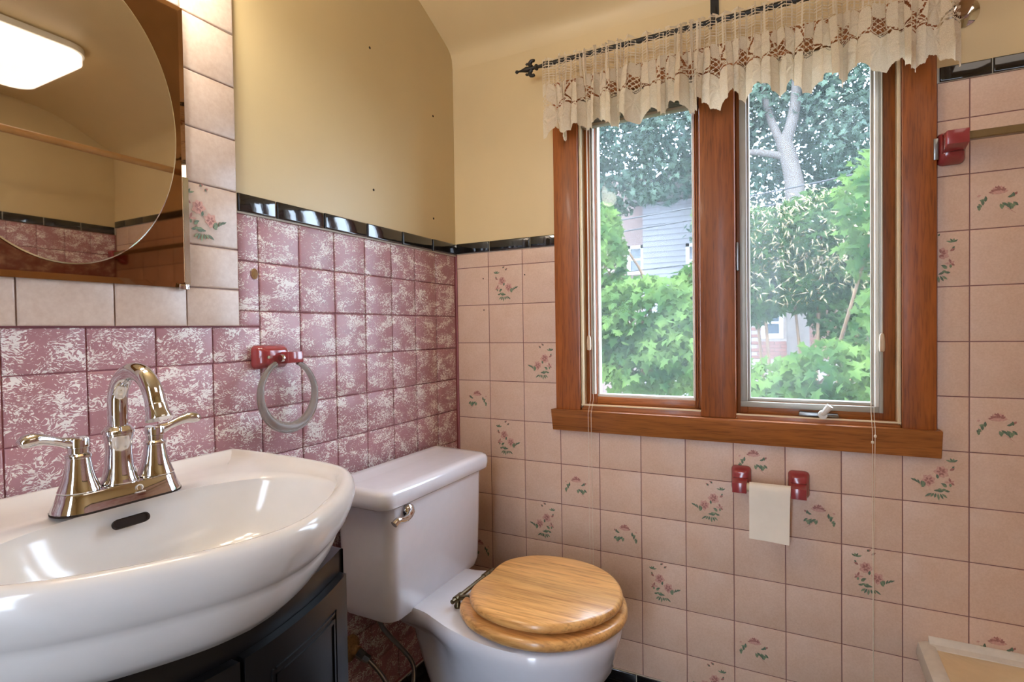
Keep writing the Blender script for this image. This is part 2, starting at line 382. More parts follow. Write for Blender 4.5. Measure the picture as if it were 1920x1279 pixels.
# flower prints on some of the tiles
def lens(m, x, y, L, wd, ang, mi):
    ca, sa = math.cos(ang), math.sin(ang); pts = []
    for t, s in ((0,0), (.28,.8), (.55,1), (.82,.55), (1,0), (.82,-.45), (.55,-.9), (.28,-.75)):
        px, py = t*L, s*wd*.68; pts.append((x+px*ca-py*sa, y+px*sa+py*ca, len(m.f)*1.2e-5))
    m.add(pts, [tuple(range(8))], mi)
def rose(m, x, y, r, squash, rs):
    for k in range(7):
        a = 2*math.pi*k/7+rs.uniform(-.2, .2); lens(m, x, y, r*rs.uniform(.8, 1.1), r*.62, a, 3)
    for k in range(6):
        a = 2*math.pi*k/6+rs.uniform(-.3, .3); lens(m, x+r*.1*math.cos(a), y+r*.1*math.sin(a)*squash, r*rs.uniform(.45, .75), r*.24, a, 2)
def motif(kind, flip, cell=U):
    rs = random.Random(hash((kind, flip)) % 99 + 5); rs = random.Random(11 if kind == 'B' else 23); m = MB()
    if kind == 'B':
        rose(m, .41, .60, .125, .7, rs); rose(m, .60, .43, .115, 1, rs)
        for (x, y) in ((.46,.93), (.54,.87), (.25,.69)): lens(m, x-.04, y, .09, .035, rs.uniform(-.7, .7), 2); lens(m, x, y, .05, .025, rs.uniform(1.5, 2.8), 1)
        for k in range(4): lens(m, .24, .80, rs.uniform(.07, .12), .025, .3+k*.75, k % 2)
        for k in range(5): lens(m, .68+k*.028, .29+k*.026, .10, .024, 1.9-k*.34, 1)
        for k in range(4): lens(m, .66, .33+.01*k, .06, .03, -.6+k*.5, 0)
        lens(m, .46, .47, .09, .035, 1.4, 1)
        for k in range(5): lens(m, .27, .42, rs.uniform(.06, .10), .03, k*1.26, 2 if k % 2 else 3)
        for k in range(9): lens(m, rs.uniform(.26, .5), rs.uniform(.24, .36), rs.uniform(.06, .11), .032, rs.uniform(-1, 3.5), k % 2)
        for k in range(6): lens(m, .40+k*.03, .20, rs.uniform(.08, .14), .028, -2.4+k*.35, k % 2)
    else:
        for k in range(9): lens(m, .40, .62, .12 if 0 < k < 8 else .14, .05, .1+k*.37, 2 if k % 3 else 3)
        lens(m, .28, .615, .24, .05, 0, 3); lens(m, .31, .66, .17, .028, .05, 2)
        for k in range(7): lens(m, .24-.018*k, .50-.03*k, rs.uniform(.07, .11), .034, 2.2+rs.uniform(-.8, 1.0), k % 2)
        for k in range(9): lens(m, .42+.025*k, .42+.012*math.sin(k*2), rs.uniform(.08, .12), .036, rs.uniform(-2.1, -.1), k % 2)
        for k in range(4): lens(m, .52+.03*k, .52, .08, .03, .2+.5*k, 1)
        lens(m, .10, .57, .06, .03, .4, 3); lens(m, .62, .55, .06, .03, 1.0, 2)
        lens(m, .48, .36, .22, .010, -.7, 3)
    m.v = [(((1-x) if flip else x)*cell-cell/2, -.0032-z, y*cell-cell/2) for x, y, z in m.v]
    me = m.mesh('floral_print', [M['print_green'], M['print_dark'], M['print_rose'], M['print_pale']], smooth=0); return me
MOT = {(k, f): motif(k, f) for k in 'BS' for f in (0, 1)}
for (c, r, k, f) in [(1,0,'B',0), (2,2,'B',1), (0,3,'S',1), (1,4,'B',0), (3,5,'S',0), (2,6,'B',1), (4,6,'S',1), (6,5,'B',1), (7,4,'S',0), (8,5,'S',1),
                     (5,7,'B',0), (9,6,'B',0), (10,4,'B',1), (7,8,'S',0), (6,9,'B',1), (11,-1,'S',0), (11,3,'S',0), (11,7,'S',0), (0,7,'S',1), (13,1,'B',0), (12,5,'B',1)]:
    o, x0, x1, z0, z1 = cells[(c, r)]
    link('floral_print', MOT[(k, f)], o, loc=((gx[c]+gx[c+1])/2, 0, (z0+z1)/2))
# (half-hidden print beside the casing is cut to its visible half)
me = MOT[('B', 1)].copy(); bm = bmesh.new(); bm.from_mesh(me)
bmesh.ops.delete(bm, geom=[v for v in bm.verts if v.co.x < .0035], context='VERTS'); bm.to_mesh(me); bm.free()
o, x0, x1, z0, z1 = cells[(10, 0)]; link('floral_print', me, o, loc=((gx[10]+gx[11])/2, 0, (z0+z1)/2))
# black trim strips on the window wall
def strip(wall, plane, cuts, z0, z1, d=.008, gap=.0022):
    for a, b in zip(cuts[:-1], cuts[1:]):
        tile(wall, plane, a, b, z0, z1, M['black_tile'], d=d, b=.003, gap=gap, name='black_trim_tile', tilt=.004)
MB().box(.002, .371, -.004, 0, 1.309, 1.343).obj('trim_grout', M['white_grout'], wall_back, smooth=0)
MB().box(1.318, W-.002, -.004, 0, 1.600, 1.634).obj('trim_grout', M['white_grout'], wall_back, smooth=0)
strip(wall_back, 'back', [.0075, .135, .283, .371], 1.309, 1.345); strip(wall_back, 'back', [1.322, 1.417, 1.568, 1.719, 1.870, 2.021, W-.004], 1.600, 1.635)
# small dark nicks
for (x, z) in ((.109, 1.222), (.262, 1.226), (.110, 1.118)):
    MB().lathe([(.0022, 0), (.0022, .0004)], (x, -.0036, z), 'y', 8).obj('nail_hole', M['hole'], wall_back)
# pinkish caulk bead down the corner
MB().box(.0, .0065, -.0065, 0, BASE, 1.309).obj('corner_caulk', M['pink_grout'], wall_back, bevel=.002)

# ---- left wall: pink marbled tiles
pt = .8714*U; ph = .8714*.9672*U
py0 = -9.7197*U; pz0 = (3.4791+6.15)*U
MB().box(0, .0012, YF+.01, -.002, .02, 1.31).obj('grout', M['pink_grout'], wall_left, smooth=0)
PR, PB, PT = -.832, 1.066, 1.343       # beige surround of the mirror cabinet: right edge, bottom edge; black strip from PR to the corner
for c in range(-8, 13):
    a0, a1 = py0+c*pt, min(py0+(c+1)*pt, -.006)
    if a0 > -.02: continue
    for r in range(-2, 12):
        z1, z0 = pz0-r*ph, max(pz0-(r+1)*ph, .036)
        if z1-z0 < .01: continue
        z1 = min(z1, 1.302)
        ya, yb = a0, a1
        if z0 > PB-.02 and yb <= PR+.004: continue
        if z0 > PB-.03 and ya < PR: ya = PR+.001
        elif z1 > PB and yb <= PR+.02: z1 = PB-.001
        elif z1 > PB and ya < PR < yb:
            tile(wall_left, 'left', PR+.001, yb, PB, z1, M['pink'], d=.0065, b=.004, gap=.0012, tilt=.006); z1 = PB-.001
        if z1-z0 < .012 or yb-ya < .012: continue
        tile(wall_left, 'left', ya, yb, z0, z1, M['pink'], d=.0055, b=.0035, gap=.002, tilt=.006)
MB().box(0, .005, PR, -.002, 1.302, 1.342).obj('trim_grout', M['white_grout'], wall_left, smooth=0)
strip(wall_left, 'left', [PR+.002, -.734, -.596, -.445, -.297, -.146, -.004], 1.303, 1.345, d=.011, gap=.005)
# beige surround tiles (the mirror cabinet sits in their middle)
MB().box(.0, .008, -1.46, PR-.001, PB+.001, 1.90).obj('surround_grout', M['pale_grout'], wall_left, smooth=0)
MY0, MY1, MZ0, MZ1 = -1.330, -.942, 1.138, 1.657   # mirror door
zr = [PB, 1.141, 1.223, 1.341, 1.446, 1.553, 1.66, 1.767, 1.874]
PALE = dict(d=.0125, b=.003, gap=.0022)
for a, b in zip(zr[:-1], zr[1:]):
    mt = M['pale']
    o = tile(wall_left, 'left', MY1, PR, a, b, mt, **PALE)
    if abs(a-1.223) < .01: bq = o
    tile(wall_left, 'left', -1.458, MY0, a, b, mt, **PALE)
for a, b in zip([-1.330, -1.198, -1.066], [-1.198, -1.066, -.942]):
    tile(wall_left, 'left', a, b, PB, 1.141, M['pale'], **PALE)
    tile(wall_left, 'left', a, b, 1.66, 1.767, M['pale'], **PALE); tile(wall_left, 'left', a, b, 1.767, 1.874, M['pale'], **PALE)
m2 = MOT[('B', 0)].copy()
for v in m2.vertices: v.co = (.0132-.0032-v.co.y, v.co.x*.98, v.co.z*.98)
link('floral_print', m2, bq, loc=(0, -.905, 1.282))
for (y, z) in ((-.4105, 1.826), (-.1195, 1.739), (-.406, 1.441), (-.126, 1.411)):
    MB().lathe([(.0035, 0), (.0035, .0006)], (.0002, y, z), 'x', 10).obj('nail_hole', M['hole'], wall_left)
MB().lathe([(.012, 0), (.009, .001)], (.0075, -.792, 1.178), 'x', 9).xform(lambda p: (p.x, -.792+(p.y+.792)*.7, p.z)).obj('glue_stain', M['stain'], wall_left)
# ---- right wall (seen in the mirror): same pink tiles, black strip higher up
MB().box(W-.0012, W, -1.43, -.002, .30, 1.567).obj('grout', M['pink_grout'], wall_right, smooth=0)
for c in range(0, 13):
    a1 = -.008-c*pt; a0 = a1-pt
    for r in range(0, 12):
        z1 = 1.566-r*ph; z0 = z1-ph
        if z0 < .33: continue
        tile(wall_right, 'right', a0, a1, z0, z1, M['pink'], d=.005, b=.003, gap=.002, tilt=.003)
MB().box(W-.005, W, -1.42, -.002, 1.568, 1.604).obj('trim_grout', M['white_grout'], wall_right, smooth=0)
strip(wall_right, 'right', [-.008-.1495*k for k in range(0, 10)][::-1], 1.567, 1.606)
# ---- black base tiles
bb = MB().box(.001, 1.30, -.006, 0, 0, BASE).obj('baseboard_back', M['white_grout'], **ST)
for k in range(9):
    a, b = .012+.1495*k, min(.012+.1495*(k+1), 1.30)
    if b-a > .01: tile(bb, 'back', a, b, 0, BASE, M['black_tile'], d=.009, b=.002, gap=.002, name='black_base_tile')
bl = MB().box(0, .006, YF+.01, -.012, 0, .036).obj('baseboard_left', M['white_grout'], **ST)
for k in range(17):
    a, b = -.012-.1495*(k+1), -.012-.1495*k
    tile(bl, 'left', a, b, 0, .036, M['black_tile'], d=.009, b=.002, gap=.002, name='black_base_tile')

# ================================================================== window
win = link('window_1', None, loc=(.845, 0, .80), kind='structure', label='pine framed double window behind the lace valance', )
PZ, PX = M['pine_z'], M['pine_x']
MB().box(.372, .4505, -.021, 0, .802, 1.80).obj('casing', PZ, win, bevel=.003)
MB().box(1.2505, 1.316, -.021, 0, .796, 1.80).obj('casing', PZ, win, bevel=.003)
MB().box(.4505, 1.2505, -.021, 0, 1.735, 1.80).obj('casing', PX, win, bevel=.003)
MB().box(.7985, .8875, -.019, .085, .806, 1.735).obj('mullion', PZ, win, bevel=.003)
MB().prism([(0, .806), (-.036, .806), (-.034, .800), (-.022, .741), (0, .741)], .360, 1.325, 'x').obj('apron', PX, win, bevel=.002)
for x0, x1 in ((.4405, .452), (1.2495, 1.2615)): MB().box(x0, x1, 0, .118, .79, 1.75).obj('jamb', M['pine_z'], win)
MB().box(.452, .4585, -.012, .03, .812, 1.735).obj('jamb_stop', M['cream_jamb'], win, bevel=.001)
MB().box(1.2425, 1.2495, -.012, .03, .812, 1.735).obj('jamb_stop', M['cream_jamb'], win, bevel=.001)
MB().box(.452, 1.2495, 0, .118, 1.738, 1.75).obj('head_jamb', PX, win)
MB().box(.452, .7985, -.012, .118, .790, .822).obj('stop_rail', PX, win, bevel=.002)
MB().box(.8875, 1.2495, -.012, .118, .790, .818).obj('stop_rail', PX, win, bevel=.002)
MB().box(.452, .7985, -.014, -.012, .8195, .8235).obj('weather_strip', M['cream_jamb'], win)
MB().box(.8875, 1.2495, -.014, -.012, .8155, .8195).obj('weather_strip', M['cream_jamb'], win)
def sash(xl, xr, gl, gr, zb, zg, mats, extra):
    s = MB(); 
    fr = MB().box(xl, gl, .018, .052, zb, 1.735).obj('sash', mats[0], win, bevel=.002)
    MB().box(gr, xr, .018, .052, zb, 1.735).obj('stile', mats[1], fr, bevel=.002)
    MB().box(gl, gr, .018, .052, zb, zg-.008).obj('rail', PX, fr, bevel=.002)
    MB().box(gl, gr, .024, .052, zg-.008, zg).obj('glazing_bead', mats[2], fr, bevel=.001)
    MB().box(gl, gr, .018, .052, 1.705, 1.735).obj('rail', PX, fr, bevel=.002)
    MB().box(gl, gl+.006, .026, .048, zg, 1.705).obj('glazing_bead', mats[2], fr, bevel=.001); MB().box(gr-.006, gr, .026, .048, zg, 1.705).obj('glazing_bead', mats[2], fr, bevel=.001)
    MB().box(gl+.004, gr-.004, .047, .050, zg-.004, 1.707).obj('pane', M['glass'], fr, smooth=0)
    return fr
s1 = sash(.4585, .7985, .492, .778, .822, .852, (PZ, PZ, M['white_vinyl']), 0)
for k, (x, m_) in enumerate(((.477, 'alu'), (.4845, 'white_vinyl'))): MB().box(x, x+.005, .010, .019, .852, 1.735).obj('screen_track', M[m_], s1, bevel=.001)
for k in range(3): MB().box(.778+.006*k+.0015, .778+.006*k+.0045, .014-.003*k, .020, .824, 1.735).obj('moulding', PZ, s1, bevel=.001)
s2 = sash(.8875, 1.2425, .914, 1.200, .818, .858, (PZ, PZ, M['alu']), 0)
MB().box(.897, .914, .010, .0185, .846, 1.735).obj('screen_track', M['alu'], s2, bevel=.001)
MB().box(.897, 1.216, .006, .0185, .836, .850).obj('screen_track', M['alu'], s2, bevel=.001)
MB().box(1.200, 1.208, .006, .019, .850, 1.735).obj('screen_track', M['white_vinyl'], s2, bevel=.001)
MB().box(1.208, 1.216, .002, .019, .836, 1.735).obj('screen_track', M['alu'], s2, bevel=.001)
MB().box(.8895, .8945, -.004, .012, 1.20, 1.275).obj('hinge', M['steel'], s2, bevel=.001)
ck = MB().prism([(1.034, .8215), (1.124, .8215), (1.122, .829), (1.036, .831)], -.010, .012, 'y').obj('crank', M['steel'], s2, bevel=.002)
MB().lathe([(.010, -.030), (.010, -.012), (.0085, -.008)], (1.088, 0, .829), 'y', 18).tube([(1.088, -.026, .830), (1.094, -.032, .840), (1.103, -.034, .853)], [.006, .0075, .008], 10).obj('crank_handle', M['white_vinyl'], s2)
MB().box(.42, 1.28, .118, .135, .76, .79).obj('outer_sill', M['white_vinyl'], win)
# ================================================================== blinds, rod, lace
def blind(x0, x1, zb, xc, cords, tass, label):
    t = thing('mini_blind', ((x0+x1)/2, .0, zb), label, 'blind', 'raised blinds in the window')
    MB().box(x0, x1, -.010, .012, 1.700, 1.733).obj('headrail', M['blind'], t, bevel=.002)
    n = int((1.698-zb-.008)/.0035)
    sl = MB().prism([(-.011, 0), (0, .0012), (.011, 0), (.011, .0006), (0, .0018), (-.011, .0006)], x0+.004, x1-.004, 'x').mesh('slat', M['blind'])
    for k in range(n): link('slat', sl, t, loc=(0, .001, zb+.009+k*.0035))
    MB().box(x0+.003, x1-.003, -.011, .013, zb, zb+.008).obj('bottom_rail', M['blind'], t, bevel=.002)
    cd = MB()
    for pts in cords: cd.tube(pts, .0007, 5)
    cd.obj('lift_cord', M['cord'], t)
    MB().tube([(xc, -.012, 1.70), (xc, -.013, tass+.045)], .0012, 6).obj('tilt_cord', M['white_vinyl'], t)
    MB().lathe([(.002, .045), (.005, .041), (.0062, .030), (.0066, .012), (.0055, .002), (.002, 0)], (xc, -.013, tass), 'z', 14).obj('tassel', M['tassel'], t)
    return t
blind(.460, .796, 1.652, .478, [[(.4800, -.014, 1.70), (.4820, -.014, .84), (.4822, -.040, .80), (.4830, -.040, .40), (.484, -.040, .22)], [(.4880, -.014, 1.70), (.4905, -.014, .84), (.4915, -.040, .80), (.493, -.040, .40), (.4935, -.040, .22)]], .986, 'raised grey blind in the left-hand sash with beige cord tassel')
rb = blind(.890, 1.241, 1.690, 1.212, [[(1.190, -.014, 1.70), (1.1895, -.014, .84), (1.1895, -.042, .80), (1.190, -.042, .06)], [(1.1955, -.014, 1.70), (1.1955, -.014, .84), (1.195, -.042, .80), (1.191, -.042, .45), (1.1905, -.042, .06)]], .985, 'raised grey blind in the cranked right-hand sash with beige cord tassel')
for x, z in ((1.195, .787), (1.1895, .772)): MB().lathe([(.0005, -.004), (.003, -.002), (.003, .002), (.0005, .004)], (x, -.042, z), 'z', 8).obj('cord_knot', M['cord'], rb)

rod = thing('curtain_rod', (.86, -.08, 1.83), 'black iron curtain rod with fleur finials above the window', 'curtain rod')
RZ, RY = 1.829, -.082
MB().tube([(.380, RY, RZ), (1.352, RY, RZ)], .0072, 14).obj('rod', M['iron'], rod)
def finial(x, s):
    m = MB(); m.lathe([(.0062, -.006), (.0095, -.004), (.0095, 0), (.007, .003), (.0105, .006), (.0105, .010), (.006, .013), (.0045, .030), (.009, .034), (.009, .038), (.005, .042), (.0065, .060), (.0085, .068), (.004, .085), (.0025, .094), (.005, .099), (.005, .103), (.001, .107)], (0, 0, 0), 'x', 16)
    for q in (-1, 1):
        m.tube(spline([(.052, 0, q*.004), (.058, 0, q*.014), (.050, 0, q*.022), (.042, 0, q*.020)], 4), [.006]*4+[.006]*4+[.005]*4+[.003], 8)
        m.tube(spline([(.058, 0, q*.012), (.066, 0, q*.016), (.070, 0, q*.013)], 3), .0035, 8)
    return m.xform(lambda p: (x+s*p.x, RY+p.y, RZ+p.z)).obj('finial', M['iron'], rod)
finial(.385, -1); finial(1.348, 1)
for x in (.838, 1.318):
    b_ = MB(); b_.tube(spline([(x, -.002, 1.885), (x, -.025, 1.876), (x, -.055, 1.845), (x, -.080, 1.815), (x, -.094, 1.826)], 4), .004, 8)
    b_.tube(spline([(x+.004, -.002, 1.91), (x+.004, -.014, 1.87), (x+.004, -.05, 1.842)], 4), .003, 8)
    b_.box(x-.009, x+.012, -.005, -.001, 1.885, 1.930); b_.obj('bracket', M['iron'], rod)

# the lace: one cloth, its net and eyelets cut as real holes
def build_lace():
    CW, CH, st = 1.55, .250, .0014
    nu, nv = int(CW/st), int(CH/st)
    u = (np.arange(nu+1)*st); v = np.arange(nv+1)*st
    uc, vc = np.meshgrid((u[:-1]+u[1:])/2, (v[:-1]+v[1:])/2, indexing='ij')
    p = .110
    def leafd(cx, cy, r):
        """<1 inside a five-lobed leaf (drooping) repeated every p"""
        du = (uc-cx+p/2) % p-p/2; dv = vc-cy
        a = np.arctan2(du, dv); rr = np.hypot(du, dv)
        lob = 1-.13*np.abs(np.sin(2.5*a))**1.2-.38*np.exp(-((np.abs(a)-np.pi)/.35)**2)
        return rr/(r*lob), a
    A, aA = leafd(p*.5, .108, .036); B, aB = leafd(0, .186, .054); C_, aC = leafd(p*.5, .172, .036); D, aD = leafd(0, .092, .022)
    solid = (A < 1) | (B < 1) | (C_ < 1) | (D < 1)
    net1 = (np.minimum((uc % .0091), (vc % .0077)) < .0021)
    q1, q2 = (uc+vc) % .014, (uc-vc) % .014
    net2 = (q1 < .0028) | (q2 < .0028)
    band = vc > .088+.010*np.cos(2*np.pi*uc/p)
    keep = np.where(band, net2, net1)
    keep |= solid
    keep |= vc < .006
    eye = np.zeros_like(keep)
    for X, a, r in ((A, aA, .036), (B, aB, .054), (C_, aC, .036)):
        eye |= (np.abs(X-1.06) < .06) & (np.sin(a*r*560) > -.1)
        edge = np.abs(X-1.15) < .04; keep |= edge & (vc < .170)
    keep &= ~(eye & ~(A < .97) & ~(B < .97) & ~(C_ < .97))
    hem = ((B < 1.0) | (C_ < 1.0) | (vc < .168)); keep &= hem
    dots = (np.hypot((uc % .012)-.006, vc-.012) < .0021) | (np.hypot((uc % .012)-.006, vc-.020) < .0016)
    keep &= ~dots; keep &= ~((vc < .004) & (np.sin(uc*260) > .2))
    keep |= (vc > .022) & (vc < .025)
    # cloth -> gathered on the rod: unequal folds
    nf = 31; wd = np.clip(np.random.default_rng(3).normal(1, .34, nf), .45, 1.8); ph = np.r_[0, np.cumsum(wd)]/wd.sum()
    s = u/CW
    phase = np.interp(s, ph, np.arange(nf+1))
    X0 = .372+.97*s
    U2, V2 = np.meshgrid(u, v, indexing='ij'); PH = phase[:, None]+0*V2; XX = X0[:, None]+0*V2; t = V2/CH
    ampr = np.interp(phase, np.arange(nf+1), np.clip(np.random.default_rng(5).normal(1, .3, nf+1), .5, 1.6))[:, None]
    tb_ = np.clip((t-.10)/.75, 0, 1); tb_ = tb_*tb_*(3-2*tb_)
    low = np.interp(phase, np.arange(nf+1), np.random.default_rng(8).normal(0, 1, nf+1))[:, None]
    wave = (1-tb_)*np.sin(2*np.pi*PH)*.0100*ampr+tb_*(.0085*np.sin(2*np.pi*PH)*ampr+.014*np.sin(np.pi*PH*.93+.6)+.006*low)
    yy = -.091-wave
    xx = XX+.0045*np.sin(4*np.pi*PH)*(1-.4*tb_)+.008*tb_*np.sin(PH*1.9)
    zz = RZ+.014-V2*(1-.03*np.cos(2*np.pi*PH)**2)-.006*np.sin(PH*.9)*t
    # leaf quilting: veins in shallow relief
    def rel(XX_, a): return np.where(XX_ < 1, .0030*(1-XX_)+.0011*np.cos(a*9)*(1-XX_*.3), 0)
    re = np.zeros((nu+1, nv+1)); re[:-1, :-1] = rel(A, aA)+rel(B, aB)+rel(C_, aC); yy = yy-re
    # wrap over the rod at the top
    zz = np.where(V2 < .012, RZ+.0125+.004*np.sin(PH*7)*(1-V2/.012)-V2*.7, zz)
    idx = np.arange((nu+1)*(nv+1)).reshape(nu+1, nv+1)
    ii, jj = np.nonzero(keep)
    F = np.stack([idx[ii, jj], idx[ii+1, jj], idx[ii+1, jj+1], idx[ii, jj+1]], 1)
    used = np.unique(F); remap = -np.ones(idx.size, int); remap[used] = np.arange(len(used)); F = remap[F]
    V = np.stack([xx.ravel(), yy.ravel(), zz.ravel()], 1)[used]
    me = bpy.data.meshes.new('lace_valance'); me.vertices.add(len(V)); me.vertices.foreach_set('co', V.astype(np.float32).ravel())
    me.loops.add(F.size); me.loops.foreach_set('vertex_index', F.astype(np.int32).ravel())
    me.polygons.add(len(F)); me.polygons.foreach_set('loop_start', np.arange(0, F.size, 4, dtype=np.int32))
    me.polygons.foreach_set('use_smooth', np.ones(len(F), bool))
    me.update(calc_edges=True); me.validate(); me.materials.append(M['lace'])
    link('lace_valance', me, label='cream lace valance with scalloped leaf hem gathered on the rod', cat='curtain')
build_lace()

# ================================================================== mirror cabinet
mc = thing('mirror_cabinet', (.0, -1.136, MZ0), 'mirror-fronted cabinet with oval mirror on bronze tinted glass above the sink', 'mirror')
MB().box(.0085, .0165, MY0+.006, MY1-.006, MZ0+.006, MZ1-.006).obj('back_box', M['steel'], mc)
def rect(y0, y1, z0, z1, x): return [(x, y0, z0), (x, y1, z0), (x, y1, z1), (x, y0, z1)]
mp = MB().loft([rect(MY0, MY1, MZ0, MZ1, .0165), rect(MY0, MY1, MZ0, MZ1, .0185)], True, False)
mp.loft([rect(MY0, MY1, MZ0, MZ1, .0185), rect(MY0+.010, MY1-.010, MZ0+.010, MZ1-.010, .0212)], False, True)
mp.obj('tinted_door', M['mirror_tint'], mc, smooth=0)
CE, CZ = -1.136, 1.408
def ell(ry, rz, x, n=120): return [(x, CE+ry*math.cos(2*math.pi*k/n), CZ+rz*math.sin(2*math.pi*k/n)) for k in range(n)]
om = MB().loft([ell(.1735, .2445, .0213), ell(.1735, .2445, .0240)], False, False, 1)
om.loft([ell(.1735, .2445, .0240), ell(.1715, .2425, .0248)], False, False, 1)
om.loft([ell(.1715, .2425, .0248), ell(.0010, .0010, .0248)], False, True, 0)
om.obj('oval_mirror', [M['mirror'], M['mirror_edge']], mc, smooth=12)
MB().box(.014, .026, MY1-.022, MY1-.004, MZ0-.004, MZ0+.006).obj('clip', M['chrome'], mc, bevel=.001)
MB().box(.0166, .0224, MY1-.0095, MY1+.001, MZ0+.004, MZ0+.205).obj('bevel_reflection', M['mirror_edge'], mc)  # added bright strip stands in for the window reflected in the bevel

# ================================================================== vanity lamp (above the frame) and ceiling lamp
vl = thing('vanity_lamp', (.0, -1.136, 1.765), 'three-globe vanity lamp on the wall above the mirror cabinet', 'lamp')
MB().box(.0135, .045, -1.36, -.912, 1.735, 1.80).obj('backplate', M['chrome'], vl, bevel=.006)
for k in range(3):
    y = -1.136+(k-1)*.155
    MB().lathe([(.030, 0), (.030, .02), (.022, .028), (.022, .035)], (.045, y, 1.768), 'x', 20).obj('socket', M['chrome'], vl)
    MB().lathe([(.001, 0)]+[(.04*math.sin(a), .04-.04*math.cos(a)) for a in np.linspace(.3, math.pi-.02, 14)], (.072, y, 1.768), 'x', 24).obj('bulb', M['bulb'], vl, smooth=60)
cl = thing('ceiling_lamp', (1.60, -.85, 2.12), 'white rectangular ceiling lamp seen in the mirror', 'lamp')
def rrect(x0, x1, y0, y1, r, z, n=8):
    o = []
    for cx, cy, a0 in ((x1-r, y1-r, 0), (x0+r, y1-r, 90), (x0+r, y0+r, 180), (x1-r, y0+r, 270)):
        for k in range(n+1): a = R(a0+90*k/n); o.append((cx+r*math.cos(a), cy+r*math.sin(a), z))
    return o
MB().loft([rrect(1.375, 1.825, -1.25, -.47, .07, 2.058), rrect(1.36, 1.84, -1.265, -.455, .08, 2.072), rrect(1.36, 1.84, -1.265, -.455, .08, 2.100)]).obj('lens', M['lens'], cl)
MB().loft([rrect(1.353, 1.847, -1.272, -.448, .085, 2.100), rrect(1.353, 1.847, -1.272, -.448, .085, 2.122)]).obj('lamp_tray', M['white_vinyl'], cl)
sr = thing('shower_rod', (1.36, -1.2, 1.74), 'tan shower curtain rod over the bathtub seen in the mirror', 'rod')
MB().tube([(1.362, -.012, 1.748), (1.362, YF+.012, 1.748)], .013, 18).obj('tube', M['rod_wood'], sr)
for y, s in ((0, -1), (YF, 1)):
    MB().lathe([(.034, s*.0005), (.034, s*.004), (.028, s*.007), (.018, s*.009), (.016, s*.022)], (1.362, y, 1.748), 'y', 24).obj('flange', M['chrome'], sr)

# ================================================================== vanity + sink + faucet
CY = -1.136
def bow(half):                         # mirror a half outline (x, y') -> closed loop
    h = spline(half, 6); full = h+[(p[0], -p[1]) for p in h[::-1][1:-1]]
    return [(p[0], p[1]) for p in full]
NS = 128
OUT = resample(bow([(.014, 0), (.014, .14), (.014, .262), (.022, .279), (.05, .284), (.14, .284), (.24, .279), (.315, .268), (.362, .248), (.405, .212), (.448, .158), (.482, .098), (.503, .047), (.510, 0)]), NS)
def ang(o): return [math.atan2(y, x-.27) for x, y in o]
AN = ang(OUT)
def supel(cx, rx, ry, n):
    o = []
    for a in AN:
        c, s_ = math.cos(a), math.sin(a); k = (abs(c/rx)**n+abs(s_/ry)**n)**(-1/n); o.append((cx+k*c, k*s_))
    return o
BOWL = supel(.302, .152, .218, 2.35)
def inset(o, d, back=None):
    P = np.array(o); T = np.roll(P, -1, 0)-np.roll(P, 1, 0); N = np.stack([-T[:, 1], T[:, 0]], 1); N /= np.linalg.norm(N, axis=1)[:, None]
    c = P.mean(0); sgn = np.sign(((c-P)*N).sum(1)).mean(); Q = P+N*sgn*d
    return [tuple(q) for q in Q]
def lerp(a, b, t): return [(p[0]*(1-t)+q[0]*t, p[1]*(1-t)+q[1]*t) for p, q in zip(a, b)]
def scl(o, sx, sy): return [(.014+(p[0]-.014)*sx, p[1]*sy) for p in o]
def lay(o, z): return [(p[0], CY+p[1], z) for p in o]
def build_sink():
    sk = thing('sink', (.0, CY, .68), 'white bow-front ceramic sink with overflow slot on the black vanity', 'sink')
    ops = [(scl(OUT, .70, .80), .690), (scl(OUT, .800, .870), .680), (scl(OUT, .838, .892), .684), (scl(OUT, .880, .918), .702), (scl(OUT, .915, .940), .724), (scl(OUT, .936, .953), .744),
           (scl(OUT, .942, .958), .752), (scl(OUT, .953, .966), .757), (scl(OUT, .972, .980), .768), (scl(OUT, .990, .993), .786), (OUT, .802), (inset(OUT, .0015), .811), (inset(OUT, .006), .8185), (inset(OUT, .013), .821), (inset(OUT, .020), .8195)]
    I = inset(OUT, .028)
    ops += [(I, .814), (lerp(I, BOWL, .35), .8075), (lerp(I, BOWL, .70), .8065), (lerp(I, BOWL, .92), .8050), (BOWL, .8015)]
    B = np.array(BOWL); c = np.array([.305, 0])
    for s_, z in ((.985, .795), (.965, .785), (.93, .766), (.88, .744), (.80, .723), (.68, .708), (.5, .700), (.3, .697), (.10, .695)):
        cc = np.array([.302-.02*(1-s_), 0]); ops.append(([tuple(cc+(q-c)*s_) for q in B], z))
    MB().loft([lay(o, z) for o, z in ops], True, True).obj('basin', M['ceramic'], sk, smooth=55)
    MB().lathe([(.024, 0), (.024, .003), (.019, .004), (.016, .001)], (.282, CY, .695), 'z', 24).obj('drain', M['chrome'], sk)
    # overflow slot in the back slope of the bowl
    pts = []
    for sx in (-1, 1):
        for k in range(9): a = -math.pi/2+math.pi*k/8; pts.append((sx*(.0165+.0062*math.cos(a)), sx*.0062*math.sin(a)))
    nrm = Vector((.87, 0, .42)).normalized(); up_ = Vector((-.42, 0, .87)).normalized(); cen = Vector((.1655, CY+.006, .7795))
    def put(sc_, d): return [tuple(cen+Vector((0, 1, 0))*p[0]*sc_+up_*p[1]*sc_+nrm*d) for p in pts]
    MB().loft([put(1.10, -.004), put(1.10, .0022), put(.98, .0028), put(.95, .0005)], True, True).obj('overflow_slot', M['hole'], sk)
build_sink()

